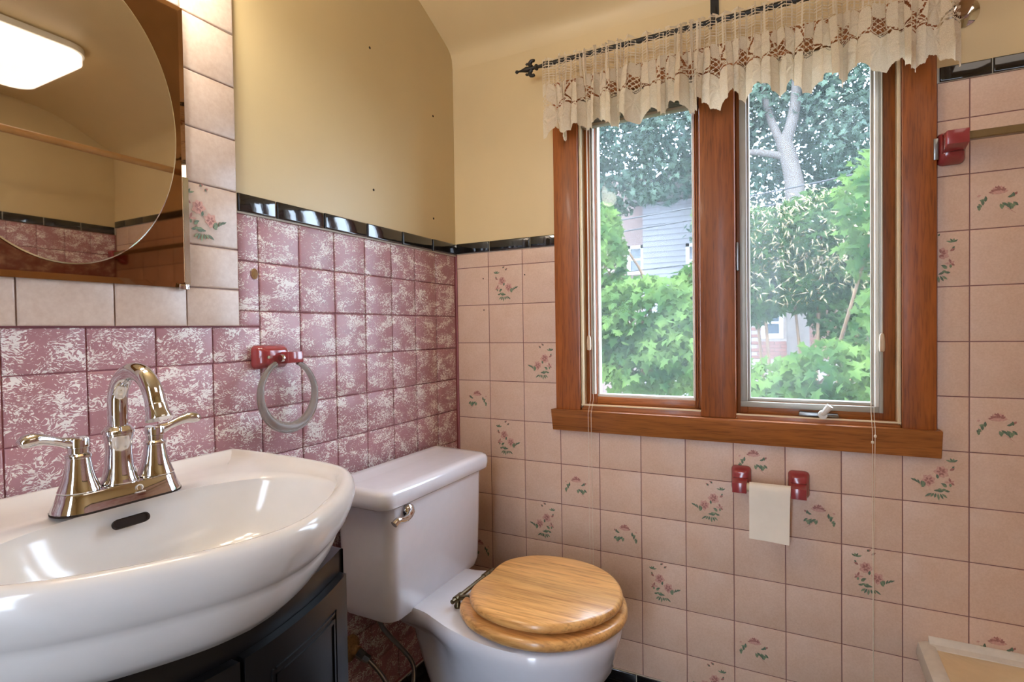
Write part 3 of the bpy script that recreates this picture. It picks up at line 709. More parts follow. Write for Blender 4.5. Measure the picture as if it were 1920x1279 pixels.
van = thing('vanity', (.2, CY, 0), 'glossy black bow-front vanity cabinet under the sink', 'cabinet')
BF = [(.012, .252), (.20, .252), (.325, .252), (.333, .247), (.352, .205), (.372, .150), (.386, .095), (.395, .045), (.398, 0)]
hb = spline(BF, 4); VO = [(p[0], p[1]) for p in hb]+[(p[0], -p[1]) for p in hb[::-1][1:]]
MB().loft([[(x, CY+y, .07) for x, y in VO], [(x, CY+y, .678) for x, y in VO]]).obj('carcass', M['black_lacquer'], van, smooth=30)
MB().loft([[(x*.86, CY+y*.97, .0) for x, y in VO], [(x*.86, CY+y*.97, .07) for x, y in VO]]).obj('toe_kick', M['black_lacquer'], van)
def fx(y):                               # front of the carcass at y'
    P = np.array(hb); k = P[:, 0] > .325; return float(np.interp(abs(y), P[k, 1][::-1], P[k, 0][::-1]))
def curved(y0, y1, z0, z1, d0, d1, n=14):
    ys = np.linspace(y0, y1, n); lo = []
    for d in (d0, d1): lo.append([(fx(y)+d, CY+y, z0) for y in ys]+[(fx(y)+d, CY+y, z1) for y in ys[::-1]])
    m = MB(); m.loft(lo, False, False)
    for d, rev in ((d0, 1), (d1, 0)):
        vs = [(fx(y)+d, CY+y, z) for y in ys for z in (z0, z1)]
        m.add(vs, [(2*i, 2*i+2, 2*i+3, 2*i+1) for i in range(n-1)])
    return m
for s in (-1, 1):
    a, b = (.0035, .243) if s > 0 else (-.243, -.0035)
    dr = curved(a, b, .085, .642, .001, .016).obj('door', M['black_lacquer'], van, bevel=.0015)
    # routed frame: thin raised beads round the panel
    pa, pb = (a+.048, b-.050) if s > 0 else (a+.050, b-.048)
    for (y0, y1, z0, z1) in ((pa, pb, .588, .594), (pa, pb, .600, .604), (pa, pb, .14, .146), (pa-.008, pa-.004, .132, .604), (pa, pa+.005, .14, .594), (pb-.005, pb, .14, .594), (pb+.004, pb+.008, .132, .604)):
        curved(y0, y1, z0, z1, .0155, .0185, 8 if y1-y0 > .02 else 2).obj('moulding', M['black_lacquer'], dr, bevel=.0008)

fc = thing('faucet', (.145, CY, .808), 'chrome centerset faucet with high arched spout and two lever handles', 'faucet')
FX, FZ, FY = .145, .8100, -1.134
def fplate():
    def stad(r, hl, z, n=14):
        o = []
        for s in (1, -1):
            for k in range(n+1): a = (-90 if s < 0 else 90)-180+180*k/n if False else (R(0+180*k/n) if s > 0 else R(180+180*k/n)); o.append((FX+r*math.cos(a), FY+s*hl+r*math.sin(a), z))
        return o
    MB().loft([stad(.033, .052, FZ-.002), stad(.0335, .052, FZ+.001)]).obj('gasket', M['hole'], fc)
    MB().loft([stad(.0330, .052, FZ+.001), stad(.0325, .0515, FZ+.004), stad(.0285, .051, FZ+.014), stad(.0255, .051, FZ+.024), stad(.0245, .051, FZ+.0255), stad(.022, .051, FZ+.026)]).obj('base_plate', M['chrome'], fc, smooth=40)
fplate()
bell = [(.0245, .026), (.0250, .0275), (.0235, .031), (.0190, .044), (.0160, .058), (.0142, .070), (.0140, .072), (.0155, .073), (.0155, .076), (.0120, .079), (.0120, .086), (.0132, .087), (.0132, .098), (.0120, .100)]
for s in (-1, 1):
    y = FY+s*.051
    h = MB().lathe(bell, (FX, y, FZ), 'z', 32).obj('handle', M['chrome'], fc, smooth=40)
    d = Vector((.05, s*1.0, 0)).normalized() if s < 0 else Vector((.16, 1.0, 0)).normalized()
    pts, rad, fl = [], [], []
    for t, z, r_, f_ in ((0, .0925, .0082, 1), (.012, .0945, .0080, 1), (.021, .0975, .0066, .95), (.032, .1015, .0074, .9), (.043, .1050, .0098, .8), (.052, .1060, .0118, .8), (.060, .1045, .0112, .8), (.066, .1015, .007, .8)):
        pts.append(Vector((FX, y, FZ+z))+d*t); rad.append(r_); fl.append(f_)
    MB().tube(spline(pts, 3), list(np.interp(np.linspace(0, 7, 22), range(8), rad)), 14, flat=list(np.interp(np.linspace(0, 7, 22), range(8), fl))).obj('lever', M['chrome'], h, smooth=60)
sp = MB().lathe([(.0240, .0255), (.0245, .028), (.0220, .033), (.0180, .050), (.0165, .070), (.0170, .084), (.0188, .094), (.0188, .097), (.0205, .098), (.0205, .102), (.0180, .104), (.0165, .107), (.0140, .109)], (FX, FY, FZ), 'z', 36)
arc = [(FX, FY, FZ+.106), (FX, FY, FZ+.134)]+[(FX+.047-.047*math.cos(a), FY, FZ+.142+.047*math.sin(a)) for a in np.linspace(.12, math.pi-.32, 18)]
arc += [(arc[-1][0]+.004, FY, arc[-1][2]-.012)]
sp.tube(arc, .0128, 20)
sp.obj('spout', M['chrome'], fc, smooth=50)
e = Vector(arc[-1]); dn = (Vector(arc[-1])-Vector(arc[-3])).normalized()
MB().tube([e-dn*.004, e+dn*.001, e+dn*.002, e+dn*.012, e+dn*.020, e+dn*.022], [.0128, .0128, .0138, .0142, .0168, .0168], 20).obj('aerator', M['chrome'], fc, smooth=40)
# small printed mark on the plate: an open ring with a word under it
lg = MB(); n_ = Vector((.95, 0, .30)).normalized(); v_ = Vector((-.30, 0, .95)).normalized(); c0 = Vector((FX+.0294, FY+.012, FZ+.0152))
ring = [c0+Vector((0, 1, 0))*.0042*math.cos(a)+v_*(.0042*math.sin(a)+.002)+n_*.0008 for a in np.linspace(R(-60), R(215), 16)]
lg.tube(ring, [.0003+.0006*math.sin(math.pi*k/15) for k in range(16)], 6)
for k in range(9):
    q = c0+Vector((0, 1, 0))*(-.0064+.0016*k)-v_*.0045+n_*.0007; lg.tube([q-v_*.0006, q+v_*(.0008 if k % 3 else .0014)], .00045, 5)
lg.obj('logo', M['logo'], fc)
# ================================================================== toilet
TY = -.389
def rr2(x0, x1, hy, rf, rb, z, n=7):
    """plan of a tank: rounded front (x1) corners rf, back corners rb"""
    o = []
    for cx, cy, a0, r in ((x1-rf, hy-rf, 0, rf), (x0+rb, hy-rb, 90, rb), (x0+rb, -hy+rb, 180, rb), (x1-rf, -hy+rf, 270, rf)):
        for k in range(n+1): a = R(a0+90*k/n); o.append((cx+r*math.cos(a), TY+cy+r*math.sin(a), z))
    return o
to = thing('toilet', (.35, TY, 0), 'white toilet with oak seat and tank against the pink wall', 'toilet')
MB().loft([rr2(.075, .150, .128, .03, .02, .3745), rr2(.06, .165, .140, .03, .02, .3742), rr2(.045, .180, .186, .034, .02, .361), rr2(.037, .190, .198, .034, .02, .364), rr2(.032, .196, .204, .034, .02, .385), rr2(.030, .199, .2065, .032, .02, .50), rr2(.028, .201, .209, .030, .02, .640), rr2(.06, .17, .16, .03, .02, .642)]).obj('tank', M['ceramic_t'], to, smooth=50)
MB().loft([rr2(.040, .198, .212, .03, .02, .641), rr2(.022, .210, .2345, .034, .02, .642), rr2(.019, .213, .2385, .036, .02, .646), rr2(.018, .2145, .240, .036, .02, .660), rr2(.0185, .2140, .2395, .036, .02, .674), rr2(.021, .210, .236, .034, .018, .681), rr2(.028, .201, .228, .03, .015, .6848),
           rr2(.042, .186, .214, .035, .012, .6855), rr2(.075, .16, .18, .02, .01, .6850)]).xform(lambda p: (p.x, p.y, p.z+(.010*max(0, 1-(p.x-.018)/.05)**1.5 if p.z > .67 else 0))).obj('tank_lid', M['ceramic_t'], to, smooth=50)
lv = MB().lathe([(.019, 0), (.019, .005), (.0165, .012), (.007, .017)], (.200, -.540, .622), 'x', 22)
lv.tube(spline([(.214, -.540, .622), (.222, -.560, .617), (.228, -.584, .618), (.229, -.606, .623), (.227, -.619, .617)], 4), [.009]*4+[.0082]*4+[.0075]*4+[.0078]*4+[.0085], 12)
lv.obj('flush_lever', M['chrome'], to, smooth=50)
def half(cp, z, n=40):
    """cp: list of (x, halfwidth) from back to front -> closed loop"""
    sp_ = spline([(x, h) for x, h in cp], 6); L = [(x, max(h, 0)) for x, h in sp_]
    full = L+[(x, -h) for x, h in L[::-1][1:]]
    full = resample([(p[0], p[1]) for p in full], 96)
    return [(x, TY+y, z) for x, y in full]
T0 = [(.060, 0), (.060, .105), (.075, .122), (.15, .124), (.22, .128), (.27, .146), (.33, .168), (.42, .186), (.50, .186), (.57, .168), (.63, .125), (.664, .062), (.672, 0)]
def adj(cp, sx, sw, x0=.40): return [(x0+(x-x0)*sx, h*sw) for x, h in cp]
T1 = [(.155, 0), (.155, .066), (.165, .082), (.19, .087), (.23, .094), (.27, .112), (.33, .146), (.42, .172), (.50, .174), (.57, .156), (.62, .118), (.650, .060), (.658, 0)]
T2 = [(.175, 0), (.175, .060), (.185, .074), (.205, .079), (.235, .084), (.27, .096), (.33, .120), (.41, .143), (.47, .145), (.53, .128), (.575, .092), (.598, .048), (.605, 0)]
T3 = [(.205, 0), (.205, .050), (.213, .064), (.225, .072), (.245, .079), (.28, .087), (.33, .100), (.39, .108), (.43, .106), (.47, .092), (.50, .066), (.517, .035), (.522, 0)]
T4 = [(.195, 0), (.195, .066), (.203, .082), (.215, .090), (.24, .096), (.28, .102), (.33, .108), (.39, .112), (.43, .110), (.47, .096), (.502, .068), (.520, .035), (.526, 0)]
lo = [half(adj(T0, .93, .92), .3735), half(adj(T0, .985, .985), .372), half(T0, .365), half(adj(T0, 1.003, 1.005), .352), half(adj(T0, .998, .99), .338), half([(a[0]*.6+b[0]*.4, a[1]*.6+b[1]*.4) for a, b in zip(T0, T1)], .322), half(T1, .295), half(adj(T1, .985, .97), .27), half(T2, .215), half([(a[0]*.5+b[0]*.5, a[1]*.5+b[1]*.5) for a, b in zip(T2, T3)], .165), half(T3, .115), half(T3, .055), half(T4, .030), half(T4, .0)]
MB().loft(lo).obj('bowl', M['ceramic_t'], to, smooth=60)
# rear trapway panel relief on the flank
for s in (-1, 1): MB().lathe([(.011, 0), (.011, .010), (.006, .018), (.001, .020)], (.30, TY+s*.122, .0), 'z', 16).obj('bolt_cap', M['ceramic_t'], to)
LID = [(.337, 0), (.333, .060), (.345, .105), (.385, .150), (.44, .172), (.50, .177), (.56, .165), (.615, .132), (.655, .082), (.676, .028), (.678, 0)]
SEAT = [(.312, 0), (.310, .070), (.325, .118), (.375, .162), (.44, .184), (.50, .189), (.565, .176), (.622, .140), (.664, .088), (.686, .030), (.688, 0)]
def shrink(cp, d): return [(.50+(x-.50)*(1-d/.18), h*(1-d/.18)) for x, h in cp]
def slab(cp, z0, z1, r, hole=None):
    L = [half(shrink(cp, r*.9), z0), half(shrink(cp, r*.35), z0+r*.25), half(cp, z0+r*.9), half(cp, z1-r), half(shrink(cp, r*.12), z1-r*.6), half(shrink(cp, r*.45), z1-r*.18), half(shrink(cp, r), z1)]
    return L
st_ = slab(SEAT, .381, .407, .010); hole_t = half(shrink(SEAT, .075), .405); hole_b = half(shrink(SEAT, .075), .383)
MB().loft(st_+[hole_t, hole_b, st_[0]], False, False).obj('seat', M['oak'], to, smooth=50)
MB().loft(slab(LID, .414, .437, .010)).obj('seat_lid', M['oak'], to, smooth=50)
for s in (-1, 1):
    hg = MB(); y = TY+s*.075
    hg.lathe([(.009, 0), (.010, .004), (.0065, .010), (.0065, .016)], (.292, y, .3735), 'z', 14)
    hg.tube([(.292, y-.020*s-.004, .396), (.292, y+.012*s, .396)], .0085, 12); hg.tube([(.292, y, .396), (.318, y, .404), (.345, y, .411)], [.007, .0055, .004], 10)
    hg.lathe([(.003, -.012), (.0075, -.008), (.0085, 0)], (.292, y-s*.0, .396), 'y', 12)
    hg.obj('hinge', M['brass_old'], to)
for y in (-.12, .12): MB().box(.60, .612, TY+y-.006, TY+y+.006, .3735, .3815).obj('bumper', M['white_vinyl'], to, bevel=.002)
MB().tube([(.292, TY-.10, .397), (.292, TY+.10, .397)], .0055, 10).obj('hinge_bar', M['brass_old'], to)

ws = thing('water_supply_line', (.0, -.53, .22), 'grey flexible water supply pipe with valve below the toilet tank', 'pipe')
MB().lathe([(.034, .0), (.032, .006), (.020, .014), (.013, .018), (.0125, .032)], (.0068, -.540, .238), 'x', 22).obj('escutcheon', M['stain'], ws)
MB().tube([(.036, -.540, .236), (.052, -.536, .226)], [.012, .012], 8).tube([(.050, -.537, .228), (.066, -.532, .219)], [.0105, .0105], 6).obj('valve_nut', M['steel'], ws)
MB().tube(spline([(.060, -.534, .222), (.090, -.522, .190), (.120, -.510, .140), (.140, -.500, .110), (.152, -.485, .118), (.154, -.467, .150), (.144, -.456, .190), (.124, -.474, .233), (.106, -.506, .283), (.100, -.526, .320), (.098, -.530, .362)], 6), .0058, 12).obj('hose', M['steel'], ws, smooth=60)

# ================================================================== wall fittings
tr = thing('towel_ring', (.0, -.755, 1.0), 'clear ring hanging from dusty red ceramic mount on the pink tiles', 'towel ring')
def block(cx, cy, cz, w0, h0, w1, h1, d, plane):
    """soft ceramic block: wide at the wall, narrower at its face"""
    L = []
    for t, k in ((0, 1.0), (.25, 1.04), (.55, .99), (.8, .90), (.95, .80), (1.0, .70)):
        a, b = (w0*(1-t)+w1*t)*k/2, (h0*(1-t)+h1*t)*k/2; r = min(a, b)*.45; o = []
        for sx, sz, a0 in ((1, 1, 0), (-1, 1, 90), (-1, -1, 180), (1, -1, 270)):
            for q in range(5): an = R(a0+90*q/4); o.append((sx*(a-r)+r*math.cos(an), sz*(b-r)+r*math.sin(an), t*d))
        L.append([(cx+p[2], cy+p[0], cz+p[1]) if plane == 'left' else (cx+p[0], cy-p[2], cz+p[1]) for p in o])
    return MB().loft(L)
mt = block(.0065, -.762, 1.000, .086, .052, .066, .040, .030, 'left')
mt.box(.030, .058, -.752, -.712, .986, 1.010)
mt.obj('mount', M['red'], tr, bevel=.004, smooth=50)
MB().lathe([(.0075, 0), (.0085, .004), (.0075, .010)], (.046, -.764, .997), 'y', 14).obj('end_cap', M['chrome'], tr)
MB().lathe([(.0035, 0), (.0035, .0015)], (.0355, -.785, 1.0), 'x', 12).obj('screw', M['brass_old'], tr)
rp, rr_ = [], []
n = 56; RC, RR = (.052, -.748, .919), .0715
for k in range(n+1):
    a = R(90+24)+R(312)*k/n
    rp.append((RC[0]+.004*math.sin(a)*-1, RC[1]+RR*math.cos(a), RC[2]+RR*1.02*math.sin(a))); rr_.append(.0058+.0060*max(0, -math.sin(a)) ** 1.1 + .0018*(1-abs(math.sin(a))))
MB().tube(rp, rr_, 18).obj('ring', M['acrylic'], tr, smooth=60)

tp = thing('toilet_paper_holder', (.96, 0, .645), 'pair of dusty red ceramic posts with a spring roller under the window', 'paper holder')
for x in (.8985, 1.0345):
    m_ = block(x, -.0028, .646, .050, .068, .040, .056, .028, 'back')
    m_.loft([[(x-.018, -.028, .620), (x+.018, -.028, .620), (x+.018, -.028, .654), (x-.018, -.028, .654)], [(x-.017, -.066, .622), (x+.017, -.066, .622), (x+.017, -.066, .648), (x-.017, -.066, .648)]])
    m_.obj('post', M['red'], tp, bevel=.005, smooth=50)
MB().tube([(.914, -.052, .637), (1.018, -.052, .637)], .0075, 14).tube([(.914, -.052, .637), (.924, -.052, .637)], .010, 14).obj('roller', M['cream_jamb'], tp)
pr = thing('toilet_paper', (.969, -.052, .637), 'last sheets of white toilet paper hanging from the roller', 'toilet paper')
MB().tube([(.922, -.052, .637), (1.0165, -.052, .637)], .0125, 24).obj('roll', M['paper'], pr, smooth=50)
sh = []
prof = [(-.052, .650), (-.0595, .6475), (-.064, .641), (-.0655, .632), (-.0650, .61), (-.0625, .585), (-.0630, .56), (-.0655, .535), (-.068, .509)]
P_ = spline(prof, 4); g = MB(); cols = 9
vs = []; fs = []
for th in (0, .0006):
    for i, (y, z) in enumerate(P_):
        for c in range(cols):
            t = c/(cols-1); x = .9215+.0955*t-.004*(i/len(P_))*t
            vs.append((x, y+th+.0012*math.sin(6*t+i*.16)*(i/len(P_)), z-.0035*t*(i/len(P_))))
nP = len(P_)
for i in range(nP-1):
    for c in range(cols-1):
        a = i*cols+c; fs.append((a, a+1, a+cols+1, a+cols)); b = a+nP*cols; fs.append((b, b+cols, b+cols+1, b+1))
g.add(vs, fs).obj('hanging_sheet', M['paper'], pr, smooth=60)

tb = thing('towel_bar', (1.6, 0, 1.45), 'bronze tinted towel bar on dusty red ceramic brackets beside the window', 'towel bar')
for x in (1.343, 2.03):
    m_ = block(x, -.0028, 1.447, .052, .074, .044, .062, .030, 'back')
    m_.loft([[(x-.020, -.028, 1.432), (x+.020, -.028, 1.432), (x+.020, -.028, 1.474), (x-.020, -.028, 1.474)], [(x-.019, -.076, 1.440), (x+.019, -.076, 1.440), (x+.019, -.076, 1.470), (x-.019, -.076, 1.470)]])
    m_.obj('bracket', M['red'], tb, bevel=.006, smooth=50)
MB().prism([(-.066, 1.4475), (-.052, 1.4475), (-.050, 1.4495), (-.050, 1.4625), (-.052, 1.4645), (-.066, 1.4645), (-.068, 1.4625), (-.068, 1.4495)], 1.356, 2.015, 'x').obj('bar', M['bar_brown'], tb, smooth=20)
MB().box(1.309, 1.318, -.024, -.0215, 1.422, 1.470).obj('metal_tab', M['steel'], tb, bevel=.001)

# ================================================================== bathtub
tub = thing('bathtub', (1.7, -.75, 0), 'cream enamel bathtub with white caulked rim in the right corner', 'bathtub')
TX0, TX1, TY0, TY1, TZ = 1.285, W-.008, -1.52, -.005, .300
def rq(x0, x1, y0, y1, r, z, n=6): return rrect(x0, x1, y0, y1, r, z, n)
MB().loft([rq(TX0+.012, TX1, TY0, TY1, .004, 0), rq(TX0+.012, TX1, TY0, TY1, .004, .255), rq(TX0+.004, TX1, TY0, TY1, .008, .268), rq(TX0, TX1, TY0, TY1, .012, .282), rq(TX0+.003, TX1, TY0, TY1, .015, .294), rq(TX0+.012, TX1-.004, TY0+.01, TY1-.004, .02, TZ), rq(TX0+.075, TX1-.06, TY0+.09, TY1-.075, .10, TZ-.002),
           rq(TX0+.087, TX1-.07, TY0+.10, TY1-.087, .11, TZ-.014), rq(TX0+.11, TX1-.09, TY0+.16, TY1-.12, .12, .15), rq(TX0+.15, TX1-.13, TY0+.22, TY1-.17, .12, .07), rq(TX0+.20, TX1-.18, TY0+.30, TY1-.24, .08, .055)]).obj('tub_shell', M['enamel'], tub, smooth=50)
ck_ = MB().prism([(-.003, .284), (-.003, .318), (-.008, .316), (-.016, .306), (-.028, .3015), (-.030, .298)], TX0+.018, W-.01, 'x')
ck_.obj('caulk_bead', M['caulk'], tub, smooth=30)
MB().prism([(TX0-.002, .258), (TX0-.006, .275), (TX0-.002, .300), (TX0+.014, .306), (TX0+.028, .3035), (TX0+.030, .298), (TX0+.012, .258)], -.40, -.006, 'y').obj('caulk_bead', M['caulk'], tub, smooth=40)

# ================================================================== outdoors
lawn = MB().box(-14, 16, .3, 26, -3.1, -3.0).obj('ground', M['lawn'], kind='structure')
LEAF = np.array([(0,0,0), (.18,-.10,.02), (.42,-.16,.04), (.30,.10,.03), (.50,.34,.05), (.22,.36,.03), (.16,.62,.02), (.08,.70,.0), (0,1.0,-.02)])
LEAF = np.concatenate([LEAF, LEAF[1:-1][::-1]*np.array([-1,1,1])])
def leaf_cloud(pos, size, face, spread, seed, slim=1.0):
    """pos (n,3); each leaf faces roughly along 'face'"""
    g = np.random.default_rng(seed); n = len(pos); k = len(LEAF)
    N = np.array(face, float)[None]+g.normal(0, spread, (n, 3)); N /= np.linalg.norm(N, axis=1)[:, None]
    D = np.array([0, 0, -1.0])[None]+g.normal(0, .7, (n, 3)); D -= N*(D*N).sum(1)[:, None]; D /= np.linalg.norm(D, axis=1)[:, None]
    S = np.cross(D, N); sz = size*g.uniform(.65, 1.25, n)
    V = pos[:, None]+sz[:, None, None]*(S[:, None]*LEAF[None, :, :1]*slim+D[:, None]*LEAF[None, :, 1:2]+N[:, None]*LEAF[None, :, 2:3]*1.5)
    # two fans about the midrib
    tri = [(0, i, i+1) for i in range(1, k-1)]
    F = (np.arange(n)[:, None, None]*k+np.array(tri)[None]).reshape(-1, 3)
    return V.reshape(-1, 3), F
def mesh_np(name, V, F, mats, mi=None):
    me = bpy.data.meshes.new(name); me.vertices.add(len(V)); me.vertices.foreach_set('co', V.astype(np.float32).ravel())
    me.loops.add(F.size); me.loops.foreach_set('vertex_index', F.astype(np.int32).ravel())
    me.polygons.add(len(F)); me.polygons.foreach_set('loop_start', np.arange(0, F.size, F.shape[1], dtype=np.int32))
    for m_ in mats: me.materials.append(m_)
    if mi is not None: me.polygons.foreach_set('material_index', mi.astype(np.int32))
    me.update(calc_edges=True); return me
def ellips(n, blobs, seed, shell=.55):
    g = np.random.default_rng(seed); out = []; wts = np.array([b[3]*b[4]*b[5] for b in blobs]); wts = wts**.67; wts /= wts.sum()
    for b, w_ in zip(blobs, wts):
        k = max(1, int(n*w_)); d = g.normal(0, 1, (k, 3)); d /= np.linalg.norm(d, axis=1)[:, None]
        r = g.uniform(shell**3, 1, k)**(1/3); out.append(np.array(b[:3])+d*r[:, None]*np.array(b[3:6]))
    return np.concatenate(out)
def branches(m, base, tips, r0, seed):
    g = random.Random(seed)
    for t in tips:
        b, t_ = Vector(base), Vector(t); mid = b.lerp(t_, .5)+Vector((g.uniform(-.15, .15), g.uniform(-.1, .1), g.uniform(-.1, .2)))
        pts = spline([b, mid, t_], 5); m.tube(pts, list(np.linspace(r0, r0*.25, len(pts))), 7)
def foliage_part(tree, V, F, mats, mi=None): return tag(link('foliage', mesh_np('foliage', V, F, mats, mi), tree), kind='stuff')
# bright maple in front of the white house (left sash)
def maple(name, label, blobs, n, seed, trunk, size, mat, singles=150, face=(0, -.75, .65)):
    t = thing(name, trunk[0], label, 'tree')
    P = ellips(n, blobs, seed); V, F = leaf_cloud(P, size, face, .45, seed+1)
    foliage_part(t, V, F, [mat])
    m = MB(); m.tube(spline(trunk, 5), list(np.linspace(.07, .04, (len(trunk)-1)*5+1)), 10); m.obj('trunk', M['bark'], t)
    tw = MB(); branches(tw, trunk[-1], [b[:3] for b in blobs], .022, seed); tw.obj('branches', M['twig'], t)
    # the leaves nearest the window, one by one
    one = mesh_np('leaf', LEAF*size*np.array([1, 1, 1.5]), np.array([(0, i, i+1) for i in range(1, len(LEAF)-1)]), [mat])
    g = random.Random(seed); front = sorted(ellips(n//3, blobs, seed+9).tolist(), key=lambda p: p[1])[:singles]
    for p in front:
        s_ = g.uniform(.8, 1.25)
        o = link('leaf', one, t, loc=(p[0], p[1]-.10, p[2]), rot=(R(-125+g.gauss(0, 22)), g.gauss(0, .35), g.gauss(0, .6)))
        o.scale = (s_, s_, s_)
    return t
maple('maple_tree', 'bright green maple in front of the white sided house', [(-.08,3.0,1.16,.50,.35,.34), (-.50,3.2,1.62,.22,.3,.42), (.28,3.3,1.36,.26,.3,.26), (-.05,3.1,.75,.6,.35,.30), (.25,2.9,.95,.35,.3,.32), (-.65,3.1,1.1,.4,.35,.45), (-.56,3.4,2.02,.15,.3,.20), (.36,3.4,2.0,.12,.2,.20)], 4200, 21, [(-.1,3.6,-3), (-.05,3.5,-1), (-.1,3.3,.6)], .082, M['leaf_maple'], 300)
maple('maple_sapling', 'low maple sapling under the right-hand sash', [(1.25,2.9,.72,.32,.3,.24), (.85,3.0,.62,.32,.3,.20), (1.05,2.8,.50,.5,.3,.15), (1.62,3.0,.95,.25,.3,.5), (1.55,3.1,1.85,.28,.3,.5)], 1700, 31, [(1.1,3.4,-3), (1.1,3.3,-1), (1.1,3.2,.1)], .085, M['leaf_maple'], 200)
# leafy creeper with dry tufts (right sash, middle)
cr = thing('creeper_thicket', (1.2, 4.6, -3), 'leafy creeper thicket with dry cream tufts right of centre', 'shrub')
blobs = [(.70,4.6,1.9,.45,.35,.38), (1.25,4.6,1.95,.5,.35,.45), (1.65,4.6,1.75,.4,.35,.5), (1.0,4.7,1.45,.5,.35,.28), (1.5,4.7,1.2,.4,.3,.35), (.65,4.7,1.35,.25,.3,.3)]
V1, F1 = leaf_cloud(ellips(6200, blobs, 41, .2), .078, (0, -.8, .6), .5, 42, .8)
V2_, F2_ = leaf_cloud(ellips(1300, [(b[0], b[1]-.26, b[2]+.05, b[3], b[4], b[5]*.9) for b in blobs[:4]], 43), .065, (0, -.8, .5), .8, 44, .24)
foliage_part(cr, np.concatenate([V1, V2_]), np.concatenate([F1, F2_+len(V1)]), [M['leaf_vine'], M['seed']], np.r_[np.zeros(len(F1)), np.ones(len(F2_))])
tw = MB(); branches(tw, (1.2, 4.9, -3), [b[:3] for b in blobs], .04, 45); tw.obj('stems', M['twig'], cr)
# tall tree with forked pale trunk
tt = thing('tall_tree', (1.0, 7.2, -3), 'tall shade tree with pale forked trunk and dark crown', 'tree')
tk = MB()
tk.tube(spline([(1.10, 7.2, -3), (1.06, 7.2, 0), (1.03, 7.2, 2.6), (.98, 7.2, 3.25), (.86, 7.2, 3.75)], 5), list(np.linspace(.17, .10, 21)), 14)
tk.tube(spline([(.88, 7.2, 3.6), (1.02, 7.15, 4.1), (1.06, 7.1, 4.9), (1.10, 7.1, 6.2)], 5), list(np.linspace(.085, .045, 16)), 12)
tk.tube(spline([(.88, 7.2, 3.6), (.72, 7.2, 4.0), (.62, 7.2, 4.5), (.55, 7.2, 5.5)], 5), list(np.linspace(.065, .03, 16)), 10)
tk.tube(spline([(.93, 7.2, 3.45), (.55, 7.1, 3.55), (.15, 7.1, 3.62), (-.6, 7.0, 4.0)], 5), list(np.linspace(.055, .025, 16)), 10)
tk.obj('trunk', M['bark'], tt, smooth=60)
TB = [(-2.4,6.9,3.9,.9,.6,.6), (-1.5,7.0,4.4,1.0,.6,.8), (-.6,7.2,4.2,.9,.6,.7), (.1,7.3,4.4,.8,.6,.7), (.9,7.6,4.6,1.0,.5,.8), (1.7,7.3,4.5,.9,.6,.9), (2.0,7.3,3.5,.7,.6,.8), (-1.9,7.2,3.3,.9,.5,.5), (-.9,7.4,3.5,.7,.5,.5), (.4,7.6,3.4,.6,.4,.5), (1.45,7.7,3.2,.5,.4,.6), (.5,7.4,5.4,1.6,.6,.6), (-1.4,7.4,5.4,1.6,.6,.6), (.6,8.2,2.7,1.3,.4,.5), (.5,8.9,4.2,1.5,.3,.8), (1.7,8.9,4.0,1.2,.3,1.0), (.4,8.9,5.6,1.8,.3,.9), (-1.9,8.6,4.6,.9,.3,.9)]
V1, F1 = leaf_cloud(ellips(30000, TB, 51, .1), .105, (0, -.6, .8), .6, 52, .8)
foliage_part(tt, V1, F1, [M['leaf_hazed']])
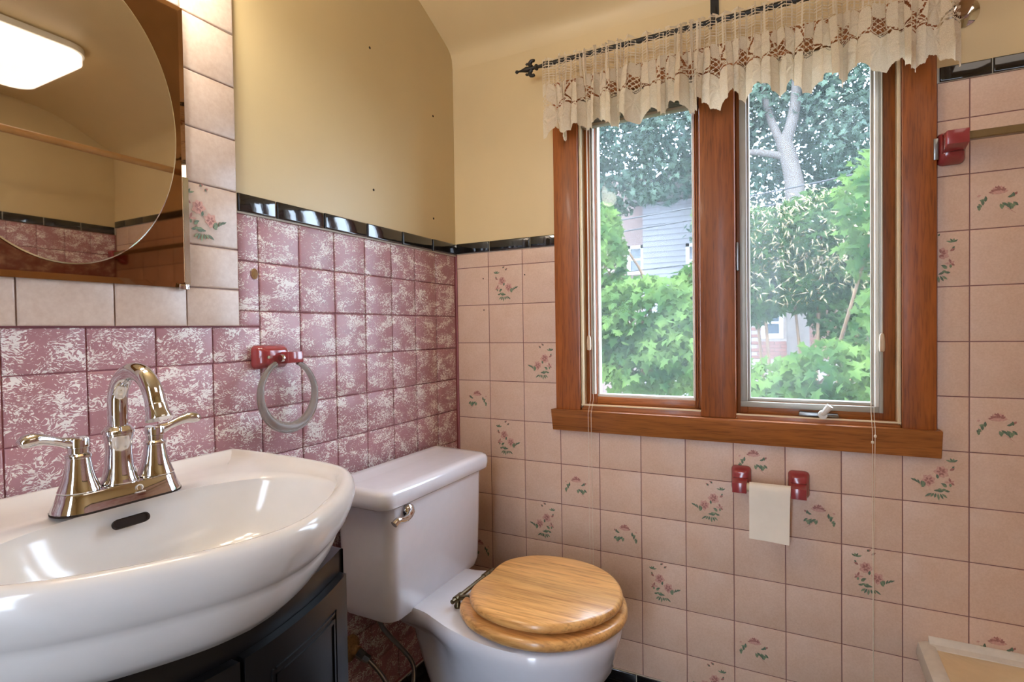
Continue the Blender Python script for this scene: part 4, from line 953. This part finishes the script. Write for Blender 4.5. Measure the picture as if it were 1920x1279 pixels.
# neighbours' houses
hs = thing('white_house', (-2.6, 10.5, -3), 'white sided house with mauve wing behind the maple', 'house')
sdg = MB()
for k in range(58): z = -3+k*.115; sdg.prism([(9.995, z), (9.972, z), (9.99, z+.118), (9.995, z+.118)], -1.83, .02, 'x')
MB().box(-1.83, .02, 9.99, 14, -3, 3.7).obj('wall', M['siding'], hs); tag(sdg.obj('siding', M['siding'], hs, smooth=0), kind='stuff')
MB().box(-6.5, -1.83, 10.15, 14, -3, 4.4).obj('wing', M['mauve'], hs)
MB().prism([(-2.1, 3.66), (.06, 3.66), (.06, 3.78), (-.85, 4.5), (-2.1, 3.78)], 9.8, 14, 'y').obj('roof', M['roof'], hs)
def hwin(par, x0, x1, z0, z1, y, bars=True):
    f = MB().box(x0, x0+.07, y-.04, y, z0, z1).box(x1-.07, x1, y-.04, y, z0, z1).box(x0, x1, y-.05, y, z0-.02, z0+.07).box(x0, x1, y-.04, y, z1-.07, z1).obj('window', M['white_trim'], par)
    MB().box(x0+.06, x1-.06, y-.015, y-.005, z0+.06, z1-.06).obj('pane', M['dark_glass'], f)
    if bars: MB().box(x0+.06, x1-.06, y-.03, y-.012, (z0+z1)/2-.02, (z0+z1)/2+.02).obj('sash_bar', M['white_trim'], f)
hwin(hs, -2.20, -1.84, 2.22, 2.82, 10.14); hwin(hs, -.95, -.55, 2.05, 2.75, 9.97); hwin(hs, -1.55, -1.15, -.3, .5, 9.97)
rl = MB()
for z in (2.30, 2.02): rl.box(-3.0, -2.22, 9.9, 9.92, z, z+.03)
for k in range(8): rl.box(-3.0+.1*k, -2.985+.1*k, 9.905, 9.915, 2.02, 2.32)
rl.obj('railing', M['white_trim'], hs, smooth=0)
bh = thing('brick_house', (1.5, 10.5, -3), 'brick house with white window seen past the creeper', 'house')
MB().box(.25, 6, 10.0, 14, -3, 2.1).obj('wall', M['mortar'], bh, smooth=0)
bk = MB().box(-.096, .096, -.018, .02, -.029, .029).mesh('brick', M['brick'], bevel=.004, seg=1)
for r in range(24):
    for c in range(9):
        x = .35+c*.205+(.1025 if r % 2 else 0); z = .46+r*.068
        if .36 < x < .88 and .74 < z < 1.46: continue
        link('brick', bk, bh, loc=(x, 10.0, z))
hwin(bh, .43, .81, .84, 1.40, 9.995)
MB().box(1.06, 1.10, 9.90, 9.94, -3, 2.0).obj('downpipe', M['wire'], bh)
MB().prism([(.1, 2.1), (6.3, 2.1), (6.3, 2.2), (3.1, 3.4), (.1, 2.2)], 9.7, 14, 'y').obj('roof', M['roof'], bh)
for i, (x0, z0, x1, z1, y) in enumerate([(-3, 2.32, 4, 2.95, 5.2), (-3, 2.18, 4, 2.82, 5.25), (-3, 1.72, 4, 2.25, 5.4)]):
    P_ = [(x0+(x1-x0)*t, y, z0+(z1-z0)*t-.12*math.sin(math.pi*t)) for t in np.linspace(0, 1, 14)]
    MB().tube(P_, .009, 6).obj('power_line', M['wire'], label='black overhead wire crossing the garden, ' + ('highest of the three', 'middle of the three', 'lowest of the three')[i], cat='wire', group='overhead wires')
